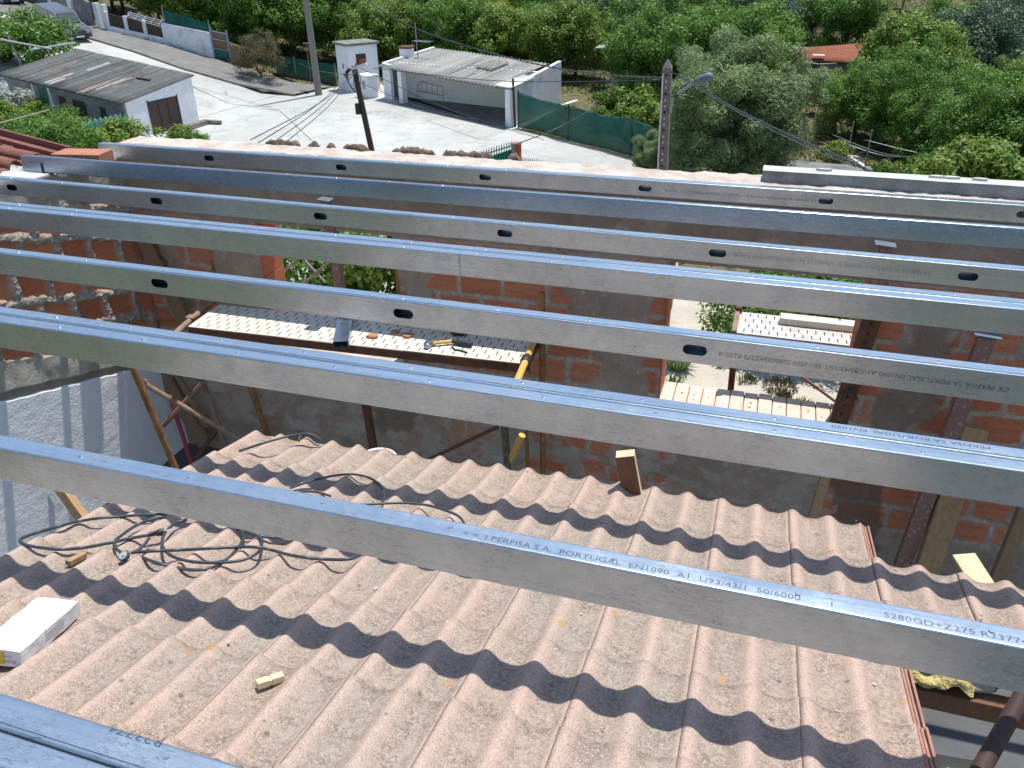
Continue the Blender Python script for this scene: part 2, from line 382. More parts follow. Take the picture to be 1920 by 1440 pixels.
def leafmat(name,a,b,c3,rough=.52,tr=.3):
    t=NT(name)
    g=t.n('ShaderNodeNewGeometry'); oi=t.n('ShaderNodeObjectInfo')
    r=g.outputs['Random Per Island']
    c=t.mix(r,a,b); c=t.mix(t.ramp(r,[(.8,0.),(.97,1.)]),c,c3)
    big=t.noise(1.4,2,.5); c=t.mix(t.ramp(big,[(.4,0.),(.62,.6)]),c,c3)
    c=t.mix(t.math('MULTIPLY',oi.outputs['Random'],.4),c,tuple(x*.6 for x in a))
    t.col(c); t.set(rough,0,.28)
    tl=t.n('ShaderNodeBsdfTranslucent'); hs=t.mix(.5,c,c3); t.l(hs,tl.inputs[0])
    mx=t.n('ShaderNodeMixShader'); mx.inputs[0].default_value=tr
    out=t.t.nodes['Material Output']; t.l(t.b.outputs[0],mx.inputs[1]); t.l(tl.outputs[0],mx.inputs[2]); t.l(mx.outputs[0],out.inputs[0])
    return t.m
M['leaf_dark']=leafmat('citrus_leaves',(.055,.15,.022),(.09,.22,.035),(.20,.34,.05))
M['leaf_bright']=leafmat('bright_leaves',(.11,.21,.035),(.16,.28,.045),(.28,.36,.06))
M['leaf_yellow']=leafmat('yellow_green_leaves',(.20,.25,.035),(.26,.30,.045),(.38,.38,.06))
M['leaf_blue']=leafmat('grey_green_leaves',(.06,.115,.06),(.09,.16,.085),(.15,.22,.13),.45)
M['leaf_olive']=leafmat('olive_leaves',(.13,.21,.07),(.19,.28,.11),(.28,.36,.17),.5,.3)
M['leaf_brown']=leafmat('dry_shrub_leaves',(.10,.10,.045),(.14,.13,.06),(.2,.16,.08),.6)
M['bark']=speck('bark',(.12,.09,.065),(.07,.055,.04),9,.95,.6,.02,30)
M['dead_wood']=speck('bleached_branch',(.42,.36,.29),(.28,.23,.18),9,.95,.4)
M['grass']=leafmat('grass_blades',(.07,.13,.03),(.11,.18,.04),(.25,.22,.09),.6)
M['net']=None
def net():
    t=NT('green_shade_net'); n=t.noise(1.2,4,.6)
    t.col(t.mix(t.ramp(n,[(.35,0.),(.65,1.)]),(.02,.10,.075),(.035,.15,.115))); t.set(.8,0,.2); t.b.inputs['Alpha'].default_value=.74; return t.m
M['net']=net()
M['car']=speck('dark_car_paint',(.09,.10,.115),(.11,.12,.135),3,.25,.0,spec=.7)
M['car2']=speck('silver_car_paint',(.42,.45,.5),(.38,.41,.46),3,.25,.0,spec=.7)
M['glass']=speck('car_glass',(.06,.08,.09),(.05,.06,.07),3,.08,.0,spec=.9)
M['tyre']=speck('tyre_rubber',(.02,.02,.02),(.03,.03,.03),3,.9,.0)
M['plate']=speck('white_plate',(.8,.8,.8),(.75,.75,.75),3,.5,.0)
M['red_block']=speck('red_block',(.40,.10,.05),(.33,.09,.05),6,.9)
M['foliage_pale']=leafmat('agave_leaves',(.25,.32,.28),(.35,.4,.36),(.5,.55,.5),.5,.1)
# ================================================================ the front wall (brick, window openings, ring beam)
YF=4.47; XL=-4.2; ZT=-.12
OPEN=[(-3.2,-2.2,-1.5,-.58),(-.47,.60,-1.5,-.58)]
def sm(x,a,b): t=np.clip((x-a)/(b-a),0,1); return t*t*(3-2*t)
def brick_fields(U,Z,bw,bh,u0,z0,seed,jw=.012,wob=.012):
    N=Noise(seed); 
    w1=N.fbm(U*7,Z*7,3)-.5; w2=N.fbm(U*7+50,Z*7+9,3)-.5
    u=U+w1*wob; z=Z+w2*wob
    row=np.floor((z-z0)/bh); off=np.where(row%2==0,0.,.5)*bw
    col=np.floor((u-u0-off)/bw)
    fu=(u-u0-off)/bw-col; fz=(z-z0)/bh-row
    du=np.minimum(fu,1-fu)*bw; dz=np.minimum(fz,1-fz)*bh; d=np.minimum(du,dz)
    jitter=N.n(U*22,Z*22)*.012
    mort=1-sm(d,jw*.35+jitter*.5,jw*.9+jitter)
    rnd=N.t[(row.astype(int)*7+3)&255,(col.astype(int)*13+5)&255]
    return mort,rnd,N,d
wall=thing('front_wall','red clay block front wall with two window openings and patchy grey render','wall',(0,4.57,ZG))
dx=.0125; nx=int((4.0-XL)/dx)+1; nz=int((ZT+2.62)/dx)+1
U,Z=np.meshgrid(np.linspace(XL,4.0,nx),np.linspace(-2.62,ZT,nz))
mort,rnd,N,d=brick_fields(U,Z,.29,.18,-1.49,-.93,3,.016,.02)
def patch(u0,u1,z0,z1,soft=.05,nf=9,seed=0):
    n=(N.fbm(U*nf+seed*7.3,Z*nf+seed*3.1,4)-.5)*.22
    dd=np.minimum(np.minimum(U-u0,u1-U),np.minimum(Z-z0,z1-Z))+n
    return sm(dd,-.008,.012)
pl=np.zeros_like(U); wet=np.zeros_like(U)
for i,(a,b,c,e) in enumerate([(-2.19,-2.0,-1.6,-.5),(-.90,-.54,-1.9,-.70),(-1.3,-.7,-.78,-.5),(.80,1.06,-1.36,-.70),(.74,1.0,-1.62,-1.2),
     (1.75,2.9,-2.3,-.4),(1.62,1.95,-2.6,-1.5),(-.35,.55,-2.6,-1.72),(-3.62,-3.22,-1.25,-.55),(-4.05,-3.85,-1.6,-.7),(1.35,1.55,-1.0,-.5),(-1.05,-.75,-1.1,-.8)]):
    pl=np.maximum(pl,patch(a,b,c,e,seed=i))
low=sm(-Z,1.50,1.60)*sm(-U,-.9,-.2)
pl=np.maximum(pl,low*sm(N.fbm(U*4+3,Z*5,4)+.16*sm(-U,0,2.6)-.075,.50,.57))
pl=np.maximum(pl,low*sm(-U,.9,2.6))
base=sm(-Z,2.16,2.22); pl=np.maximum(pl,base)
ring=sm(Z,-.585,-.575); pl=np.maximum(pl,ring)
wet=np.maximum(patch(.62,.92,-2.28,-1.86,seed=31),.6*patch(.84,1.04,-1.34,-.74,seed=33)*1.0)
wet=np.maximum(wet,.7*patch(.76,.98,-1.6,-1.24,seed=35))
wet=np.maximum(wet,ring*(.18+.35*sm(N.fbm(U*2,Z*6,4),.4,.7))); wet=np.maximum(wet,patch(-2.5,-2.15,-2.1,-1.8,seed=36)*.7); wet=np.maximum(wet,base*.3)
dust=.5*low*sm(N.fbm(U*11,Z*13,4),.52,.62)*(1-wet)+.5*sm(N.fbm(U*9+9,Z*14,4),.60,.68)*(Z<-1.45)*sm(-U,-1.6,0)
rel=(N.fbm(U*30,Z*30,3)-.5)*.006
disp=-.004*(1-mort)*(1-pl)+.004*mort*(1-pl)*N.fbm(U*25,Z*25,2)-pl*(.010+.010*(N.fbm(U*5,Z*5,4)-.5))+rel
disp=np.where(ring>.5,np.clip(disp*.3,-.006,.01),disp)
Y=YF+disp
V=np.stack([U,Y,Z],-1)
cu=(U[:-1,:-1]+dx/2); cz=(Z[:-1,:-1]+dx/2); keep=np.ones_like(cu,bool)
for a,b,c,e in OPEN: keep&=~((cu>a)&(cu<b)&(cz>c)&(cz<e))
grid_mesh('brickwork',V,nx,nz,M['brick'],wall,keep,dict(mortar=mort,rnd=rnd,plaster=pl,dust=dust,wet=wet))
mb=MB(); Y0,Y1=YF+.012,4.69
mb.box((XL-.02,Y0,ZG),(6,Y1,-1.5)); xs=[XL-.02,OPEN[0][0],OPEN[0][1],OPEN[1][0],OPEN[1][1],6]
for a,b in ((0,1),(2,3),(4,5)): mb.box((xs[a],Y0,-1.5),(xs[b],Y1,-.58))
mb.box((XL-.02,Y0,-.58),(6,Y1,ZT-.006)); mb.build('masonry_core',M['brick'],wall)
# reveals: thin jambs bridging face and core, rough
for a,b,c,e in OPEN:
    mb=MB(); rr=random.Random(int(a*10))
    for x,s in ((a,-1),(b,1)):
        z=c
        while z<e-.01:
            h=min(.18,e-z); j=rr.uniform(0,.008)
            mb.bbox((min(x,x-s*j)-.003,YF-.012-rr.uniform(0,.006),z+.002),(max(x,x-s*j)+.003,Y1+.003,z+h-.004),None,.002); z+=h
    mb.build('jamb',M['brick'],wall)
# sills
nx2,ny2=120,24
for k,(a,b,c,e) in enumerate(OPEN):
    u,y=np.meshgrid(np.linspace(a,b,nx2),np.linspace(YF-.02,Y1+.01,ny2)); z=c+.004+.022*N.fbm(u*9+k*9,y*14,4)
    z[0,:]-=.05; z[-1,:]-=.05
    if k==1:
        mb=MB(); hb=MB(); x=a; rr=random.Random(5)
        while x<b-.02:
            w_=min(.085,b-x); h=rr.uniform(.012,.02); mb.bbox((x+.003,YF-.02,c-.01),(x+w_-.003,Y1+.01,c+h),None,.003)
            for yy in (YF+.04,YF+.10,YF+.16):
                if rr.random()<.6: hb.tube([(x+w_/2+rr.uniform(-.01,.01),yy,c+h),(x+w_/2+rr.uniform(-.01,.01),yy,c+h+.001)],rr.uniform(.004,.009),7)
            x+=w_
        n0=len(mb.f); mb.add(hb.v,hb.f); o=mb.build('sill',M['sill'],wall); o.data.materials.append(M['terracotta'])
        for i,p in enumerate(o.data.polygons): p.material_index=1 if i>=n0 else 0
    else: grid_mesh('sill',np.stack([u,y,z],-1),nx2,ny2,M['dust'],wall)
# dusty mortar bed on top of the wall
nx2,ny2=900,22
u,y=np.meshgrid(np.linspace(XL+.02,4.0,nx2),np.linspace(4.462,4.70,ny2))
z=ZT-.004+.020*N.fbm(u*6,y*8,4)+.012*(N.fbm(u*26,y*26,3)-.5)
z[0,:]-=.02; z[-1,:]-=.03; y2=y.copy(); y2[-1,:]+=.02*N.fbm(u[-1]*9,u[-1]*0,3)-.01
grid_mesh('wall_top',np.stack([u,y2,z],-1),nx2,ny2,M['dust'],wall)
# lumps of squeezed out mortar along the outer edge
for (p0,p1) in ((477,557),(570,600),(610,632),(644,702),(722,815),(828,934),(960,990)):
    A=atz(p0,278 if p0<650 else 292,ZT); B=atz(p1,278 if p0<650 else 292,ZT)
    nn=max(20,int((B.x-A.x)/.008)); th=np.linspace(0,np.pi,9)
    uu=np.linspace(A.x,B.x,nn); P=[]
    env=np.clip(np.minimum(uu-A.x,B.x-uu)/.04,0,1)**.5
    for t in th:
        r=(.008+.045*N.fbm(uu*28+p0,np.full(nn,t*3),5)+.012*(N.n(uu*90,np.full(nn,t*9))-.5))*env
        P.append(np.stack([uu,4.705-np.cos(t)*r*.7,ZT+np.sin(t)*r*1.15-.004],-1))
    grid_mesh('mortar_ridge',np.array(P),nn,9,M['mortar_lump'],wall)
# concrete lintel lying on the wall
A=atz(1434,322,-.075); A.y=4.66
lb=MB(); x0=-.035
n=60
xs_=np.linspace(x0,4.0,n)
for i in range(n-1):
    j0=.004*N.n(xs_[i]*8,1.5); j1=.004*N.n(xs_[i+1]*8,1.5)
    lb.add([(xs_[i],4.555-j0,ZT+.008),(xs_[i+1],4.555-j1,ZT+.008),(xs_[i+1],4.68+j1,ZT+.008),(xs_[i],4.68+j0,ZT+.008),
            (xs_[i],4.555-j0,-.052+j0),(xs_[i+1],4.555-j1,-.052+j1),(xs_[i+1],4.68+j1,-.052-j1),(xs_[i],4.68+j0,-.052-j0)],
           [(0,1,5,4),(4,5,6,7),(2,3,7,6)]+([(0,4,7,3)] if i==0 else []))
o=lb.build('concrete_lintel',M['concrete']); tag(o,'long grey concrete lintel lying on top of the front wall at the right','lintel')
o.data.materials.append(M['concrete_top'])
for p in o.data.polygons:
    if p.normal.z>.7: p.material_index=1
for k,(px,py) in enumerate(((1545,331),(1760,341),(1788,343),(1845,347))):
    P=atz(px,py,-.05); mb=MB(); r_=random.Random(k)
    ring_=[(P.x+math.cos(a)*(.03+.015*r_.random()),4.63+math.sin(a)*.014,-.052) for a in np.linspace(0,2*math.pi,9)[:-1]]
    mb.prism(ring_,(0,0,.012)); o=mb.build('mortar_flake',M['concrete_top'])
    tag(o,['small mortar flake on the lintel near its left end','left one of the two close mortar flakes on the lintel','right one of the two close mortar flakes on the lintel','rightmost mortar flake on the lintel top'][k],'mortar flake')
# ================================================================ side wall on the left (block work over white stucco)
side=thing('side_wall','left side wall with sloppy mortared red blocks above rough white stucco','wall',(XL-.1,2,-2.6))
def ztop(y): return .17-.063*y-.095-.012
dy=.0125; y_lo=1.2; ny=int((YF-y_lo)/dy)+1; nz=260
YY=np.linspace(y_lo,YF,ny); S=np.linspace(0,1,nz)
def zline(y): return -1.33-.30*(y-3.07)
Yg,Sg=np.meshgrid(YY,S); Zlo=zline(Yg)+.0; Zg=Zlo+(ztop(Yg)-Zlo)*Sg
mort2,rnd2,N2,d2=brick_fields(Yg,Zg+.32*(Yg-3.07),.25,.20,.03,-.92,8,.022,.04)
fat=N2.fbm(Yg*3+2,Zg*3,3)
du=1-sm(d2,.012,.030+.03*fat); mort2=np.maximum(mort2,du*sm(fat,.40,.48))
shade=(Yg>4.09)
bandtop=zline(Yg)+.24+.05*(N2.fbm(Yg*5,Zg*0,3)-.5)
pl2=sm(bandtop-Zg,-.012,.012)
crack=sm(zline(Yg)+.055+.03*(N2.fbm(Yg*12,Zg*2,3)-.5)-Zg,-.004,.008)
top2=sm(Zg,-.40,-.36)*.9; pl2=np.maximum(pl2,top2)
dsp=.006*(1-mort2)*(1-pl2)-mort2*(1-pl2)*(.012+.03*(N2.fbm(Yg*40,Zg*40,3)-.35))-pl2*(.012+.02*(N2.fbm(Yg*9,Zg*5,4)-.5))+crack*.02
Xg=XL-dsp
grid_mesh('brickwork',np.stack([Xg,Yg,Zg],-1),ny,nz,M['brick_left'],side,None,dict(mortar=mort2,rnd=rnd2,plaster=pl2,dust=pl2*.12*(1-top2),wet=np.maximum(crack*.7,top2*.45)))
nz2=180; Zs=np.linspace(-2.6,0,nz2)
Yg,Sg=np.meshgrid(YY,np.linspace(0,1,nz2)); zt_=zline(Yg)+.012*(N2.fbm(Yg*14,Yg*0,3)-.5); Zg=-2.6+(zt_+2.6)*Sg
X_=XL+.012+.006*(N2.fbm(Yg*12,Zg*12,4)-.5)
X_[-1,:]-=.03
grid_mesh('stucco',np.stack([X_,Yg,Zg],-1),ny,nz2,M['stucco'],side)
mb=MB(); mb.box((XL-.25,y_lo,-7.9),(XL-.035,4.69,-.6))
yy=[y_lo,4.69]; mb.add([(XL-.25,y_lo,-.6),(XL-.035,y_lo,-.6),(XL-.035,4.69,-.6),(XL-.25,4.69,-.6),(XL-.25,y_lo,ztop(y_lo)-.01),(XL-.035,y_lo,ztop(y_lo)-.01),(XL-.035,4.69,ztop(4.69)-.01),(XL-.25,4.69,ztop(4.69)-.01)],[(4,5,6,7),(0,1,5,4),(1,2,6,5),(2,3,7,6),(3,0,4,7)])
mb.build('masonry_core',M['brick_left'],side)
u,y=np.meshgrid(np.linspace(XL-.26,XL+.005,18),np.linspace(y_lo,4.69,240))
z=ztop(y)-.006+.02*N.fbm(u*12,y*9,4); z[:,-1]-=.03; z[:,0]-=.03
grid_mesh('wall_top',np.stack([u,y,z],-1),18,240,M['dust'],side)
# pad of white mortar under the second beam
o=MB(); o.bbox((-4.5,3.70,ztop(3.8)-.01),(-4.17,3.86,ztop(3.8)+.012),None,.006); o=o.build('mortar_pad',M['concrete_top']); tag(o,'thin pale mortar pad under the left end of the second farthest steel beam','mortar pad')
# floor of the room under the roof
mb=MB(); mb.box((XL,-2.5,-2.7),(6,YF+.02,-2.5)); o=struct(mb.build('floor',M['floor']),'dark screed floor of the room below the beams')
# ================================================================ clay block left on the wall
P=atz(150,291,-.05); a=math.atan2(.14,.25)
Mx=Matrix.Translation((-4.13,4.11,-.175))@Matrix.Rotation(R(10),4,'Z')
mb=MB(); mb.bbox((-.17,-.07,0),(.15,.09,.085),Mx,.003); o=mb.build('clay_block',M['hollow_brick'])
tag(o,'loose orange clay block lying beside the left end of the farthest steel beam','clay block')
# ================================================================ neighbour roof at the left
nb=thing('neighbour_roof','red brown rolled tile roof of the neighbouring house at the left edge','roof',(-6.5,4,-.6))
def wave_roof(name,x0,x1,y0,y1,zf,per,pitch,parent,mat,along='x'):
    V=[];F=[];rn=[];cr=[]; r_=random.Random(5)
    ncol=int((y1-y0)/per); 
    xs=[]; x=x1
    while x>x0: xs.append((max(x-pitch,x0),x)); x-=pitch
    for c in range(ncol):
        for (a,b) in xs:
            q=r_.random(); nu,nv=6,12; n=len(V); dz=r_.uniform(-.003,.003)
            for i in range(nu+1):
                s=i/nu
                for j in range(nv+1):
                    t=j/nv; hh=.055*max(0,math.sin(math.pi*t*1.0))**.8 if t<.62 else -.012*math.sin(math.pi*(t-.62)/.38)
                    hh=.045*math.sin(math.pi*min(t/.62,1))**.7 if t<.62 else -.010*math.sin(math.pi*(t-.62)/.38)
                    V.append((a+(b-a)*s,y0+(c+t)*per,zf(a+(b-a)*s)+hh*(1+.12*s)+.012*s+dz)); rn.append(q); cr.append(hh/.06 if hh>0 else 0)
            for i in range(nu):
                for j in range(nv):
                    k=n+i*(nv+1)+j; F.append((k,k+nv+1,k+nv+2,k+1))
            for j in range(nv): # lower end lip
                k=n+nu*(nv+1)+j; k0=len(V); 
                for kk in (k,k+1): p=V[kk]; V.append((p[0],p[1],p[2]-.016)); rn.append(q); cr.append(0)
                F.append((k,k0,k0+1,k+1))
    me=bpy.data.meshes.new(name); me.from_pydata((np.array(V)-np.array(ORG[parent.name])).tolist(),[],F); me.update()
    me.polygons.foreach_set('use_smooth',[True]*len(me.polygons))
    for k,v in (('rnd',rn),('crest',cr)):
        at=me.attributes.new(k,'FLOAT','POINT'); at.data.foreach_set('value',v)
    me.materials.append(mat); o=bpy.data.objects.new(name,me); C.objects.link(o); o.parent=parent; ORG[o.name]=ORG[parent.name]
    o.modifiers.new('s','SOLIDIFY').thickness=.01
    return o
zn=lambda x: -.165+.16*(-4.5-x)
wave_roof('roof_tiles',-8.0,-4.47,1.75,4.20,zn,.175,.30,nb,M['tile_red'])
mb=MB(); mb.beam((-8,4.225,zn(-8)+.02),(-4.40,4.225,zn(-4.40)+.02),.045,.035); mb.build('verge_trim',M['trim_red'],nb)
mb=MB(); mb.beam((-8,4.285,zn(-8)-.0),(-4.40,4.285,zn(-4.40)-.0),.02,.14); mb.build('verge_board',M['trim_red'],nb)
# ================================================================ galvanised beams
def rounded(path,r=.0035,n=4):
    out=[path[0]]
    for i in range(1,len(path)-1):
        p=Vector(path[i]); a=(Vector(path[i-1])-p).normalized(); b=(Vector(path[i+1])-p).normalized()
        c=p+(a+b)*r
        for k in range(n+1):
            t=k/n*math.pi/2; out.append(tuple(c-b*r*math.cos(t)-a*r*math.sin(t)))
    out.append(path[-1]); return out
def sheet(mb,path,x0,x1,Y,Z,web=None,holes=()):
    """path in (y,z) swept along x; the longest vertical segment gets service holes"""
    pts=rounded(path)
    segs=[(pts[i],pts[i+1]) for i in range(len(pts)-1)]
    L=[abs(a[1]-b[1]) for a,b in segs]; wi=L.index(max(L))
    for i,(a,b) in enumerate(segs):
        if i==wi and holes:
            zlo,zhi=sorted((a[1],b[1])); zc=(a[1]+b[1])/2; y=a[0]; cur=x0; flip=a[1]>b[1]
            hw,hh,cw=.036,.0165,.055
            def quad(xa,xb):
                q=[(xa,Y+y,Z+zlo),(xb,Y+y,Z+zlo),(xb,Y+y,Z+zhi),(xa,Y+y,Z+zhi)]
                mb.add(q,[(0,1,2,3)])
            for hx in sorted(holes):
                if hx-cw<cur or hx+cw>x1: continue
                quad(cur,hx-cw)
                n=32; inner=[];outer=[]
                for k in range(n):
                    an=2*math.pi*(k+.5)/n; c_,s_=math.cos(an),math.sin(an)
                    inner.append((hx+(hw-hh)*(1 if c_>0 else -1)+hh*c_,Y+y,Z+zc+hh*s_))
                    mx=max(abs(c_)/cw,abs(s_)/((zhi-zlo)/2)); outer.append((hx+c_/mx,Y+y,Z+zc+s_/mx))
                corners=[]
                mb.add(inner+outer,[(k,n+k,n+(k+1)%n,(k+1)%n) for k in range(n)])
                h2=(zhi-zlo)/2
                for sx,sz in ((1,1),(-1,1),(-1,-1),(1,-1)):
                    # close the corner triangle between the two outer points that straddle it
                    best=sorted(outer,key=lambda p:(p[0]-(hx+sx*cw))**2+(p[2]-(Z+zc+sz*h2))**2)[:2]
                    if abs(best[0][0]-best[1][0])>1e-6 and abs(best[0][2]-best[1][2])>1e-6:
                        mb.add([best[0],best[1],(hx+sx*cw,Y+y,Z+zc+sz*h2)],[(0,1,2)])
                cur=hx+cw
            quad(cur,x1)
        else:
            mb.add([(x0,Y+a[0],Z+a[1]),(x1,Y+a[0],Z+a[1]),(x1,Y+b[0],Z+b[1]),(x0,Y+b[0],Z+b[1])],[(0,1,2,3)])
Cp=[(.043,-.078),(.043,-.09),(0,-.09),(0,0),(.043,0),(.043,-.012)]
Cb=[(.0015,-.078),(.0015,-.09),(.0445,-.09),(.0445,0),(.0015,0),(.0015,-.012)]
Ub=[(.007,.0016),(.0462,.0016),(.0462,-.0916),(.007,-.0916)]
Uf=[(.038,.0016),(-.0016,.0016),(-.0016,-.0916),(.038,-.0916)]
def shift(p,dy): return [(a+dy,b) for a,b in p]
def beam(Yc,Z,dY,kind,label,x0=-4.42,x1=3.0,holes=(),mat='steel',seam=None,tilt=0,scr=(.12,.33),grp='galvanised roof beams laid side by side across the room'):
    xm=0.; t=thing('steel_beam',label,'beam',(xm,Yc,Z-.0916),grp)
    def part(nm,path,x0,x1,holes=()):
        mb=MB(); sheet(mb,path,x0,x1,Yc,Z,holes=holes); o=mb.build(nm,M[mat],t)
        md=o.modifiers.new('s','SOLIDIFY'); md.thickness=.0012; md.offset=0; return o
    rows=[]
    if kind=='C':
        part('stud_profile',Cp,x0,x1,holes); part('track_profile',Ub,x0+.01,x1); rows=[.026]
    elif kind=='U':
        part('track_profile',Uf,x0,x1) if seam is None else None
        part('stud_profile',Cb,x0+.01,x1); rows=[.022]
    elif kind=='D':
        if seam is None: part('track_profile',Uf,x0,x1)
        else: part('track_profile',Uf,x0,seam-.0012); part('track_profile',Uf,seam+.0012,x1)
        part('stud_profile',Cb,x0+.01,x1)
        part('stud_profile',shift(Cp,.0485),x0+.01,x1); part('track_profile',shift(Ub,.0485),x0,x1); rows=[.020,.078]
    r_=random.Random(int(Yc*100))
    for j,ry in enumerate(rows):
        x=x0+scr[0]-j*.05
        while x<min(x1,2.4):
            mb=MB(); X,Yy,Zz=x,Yc+ry,Z+.0024
            n=10; rr=.0052
            v=[(X+math.cos(2*math.pi*k/n)*rr,Yy+math.sin(2*math.pi*k/n)*rr,Zz) for k in range(n)]+[(X+math.cos(2*math.pi*k/n)*rr*.6,Yy+math.sin(2*math.pi*k/n)*rr*.6,Zz+.0022) for k in range(n)]
            mb.add(v,[(k,(k+1)%n,n+(k+1)%n,n+k) for k in range(n)]+[tuple(range(n,2*n))])
            mb.build('screw',M['screw'],t); x+=scr[1]*r_.uniform(.9,1.1)
    t.rotation_euler=(R(tilt),0,math.atan(dY))
    return t
def holes_at(px,Y): return [aty(a,b,Y).x for a,b in px]
h1=holes_at(((402,296),(647,314),(914,333),(1211,354),(1548,375),(1919,400)),4.45)
h3=holes_at(((10,347),(286,376),(597,408),(945,441),(1345,477),(1815,516)),3.37)
h5=holes_at(((295,529),(755,588),(1303,655)),2.25); h5+=[2*h5[0]-h5[1],2*h5[2]-h5[1]]
e1=atz(186,270,-.113).x; e2=atz(38,292,-.08).x
B1=beam(4.418,-.108,.006,'C','farthest beam, fixed along the dusty top of the front wall, with slotted holes',x0=e1,holes=h1)
B2=beam(3.926,-.080,.0087,'U','plain bluish beam without holes, second farthest, its left end on the neighbour side',x0=e2,mat='steel2',tilt=-5,seam=None)
B3=beam(3.372,-.069,-.0084,'C','third farthest beam, with slotted holes and faint upside down lettering',holes=h3,x0=-4.42)
B4=beam(2.811,-.012,0,'D','double beam without holes, fourth farthest, with a vertical joint in its face',seam=aty(862,498,2.81).x)
B5=beam(2.249,.021,-.0051,'C','slotted beam with clear upside down lettering, fourth from the nearest',holes=h5)
B6=beam(1.695,.056,0,'D','double beam without holes, third from the nearest, above the roof edge',scr=(.05,.30))
B7=beam(1.092,.104,.0032,'U','scratched beam with upright lettering on its top flange, second nearest',scr=(.17,.29))
B8=beam(.445,.138,-.004,'D','nearest beam, cut off by the lower left corner of the photo',scr=(.2,.37))
# angle bracket on the second beam
mb=MB(); bx=atz(62,318,-.15).x
mb.bbox((bx-.06,3.915-.004,-.172),(bx+.05,3.922-.004,-.115),None,.001); mb.bbox((bx-.06,3.86,-.176),(bx+.05,3.92,-.172),None,.001)
br=mb.build('angle_bracket',M['steel2'],B2)
for k in range(3):
    mb=MB(); mb.tube([(bx-.035+.03*k,3.912,-.135-.012*(k%2)),(bx-.035+.03*k,3.908,-.135-.012*(k%2))],.004,8); mb.build('screw',M['screw'],br)
# printed markings
def text(parent,s,P,xd,yd,size,length=None,name='printed_marking'):
    cu=bpy.data.curves.new(name,'FONT'); cu.body=s; cu.size=size; cu.materials.append(M['ink']); cu.resolution_u=2
    o=bpy.data.objects.new(name,cu); C.objects.link(o)
    bpy.context.view_layer.update(); Lx=max(o.dimensions.x,1e-4); k=(length/Lx) if length else 1
    me=bpy.data.meshes.new_from_object(o.evaluated_get(bpy.context.evaluated_depsgraph_get())); bpy.data.objects.remove(o)
    o=bpy.data.objects.new(name,me); C.objects.link(o); me.materials.clear(); me.materials.append(M['ink'])
    xd=Vector(xd).normalized(); yd=Vector(yd).normalized(); zd=xd.cross(yd)
    Mm=Matrix((xd*k,yd,zd)).transposed().to_4x4(); Mm.translation=Vector(P)-ORG[parent.name]
    o.parent=parent; o.matrix_local=Mm; return o
T="C\u20ac PERFISA SA PORTUGAL EN1090 A1-C90/43/15/1 50/12000 S280GD+Z275 R23518"
a=aty(1888,742,2.249); b=aty(1350,650,2.249)
text(B5,T,(a.x,2.249-.0022,-.019),(-1,0,0),(0,0,-1),.020,a.x-b.x)
a=aty(1745,508,3.372); b=aty(1378,478,3.372)
text(B3,T.replace('518','618'),(a.x,3.372-.016*0-.0022-.0084*0-.012,-.106),(-1,0,0),(0,0,-1),.020,a.x-b.x)
a=aty(1530,375,4.45); b=aty(1250,352,4.45)
text(B1,T,(a.x,4.418-.0022,-.150),(-1,0,0),(0,0,-1),.018,a.x-b.x)
a=atz(868,1000,.104); b=atz(1925,1203,.104)
text(B7,"< <  I PERFISA S.A.  PORTUGAL  EN1090  A1  U93/43/1  50/6000       1            S280GD+Z275 R23774",(a.x,1.100,.1072),(1,0,0),(0,1,0),.0175,b.x-a.x)
a=atz(280,1432,.138); 
text(B8,"R23774",(a.x,.545,.1412),(-1,0,0),(0,-1,0),.02,.085)
a=atz(1860,848,.056); b=atz(1560,800,.056)
text(B6,"PERFISA SA PORTUGAL EN1090",(a.x,1.778,.0592),(-1,0,0),(0,-1,0),.018,a.x-b.x)
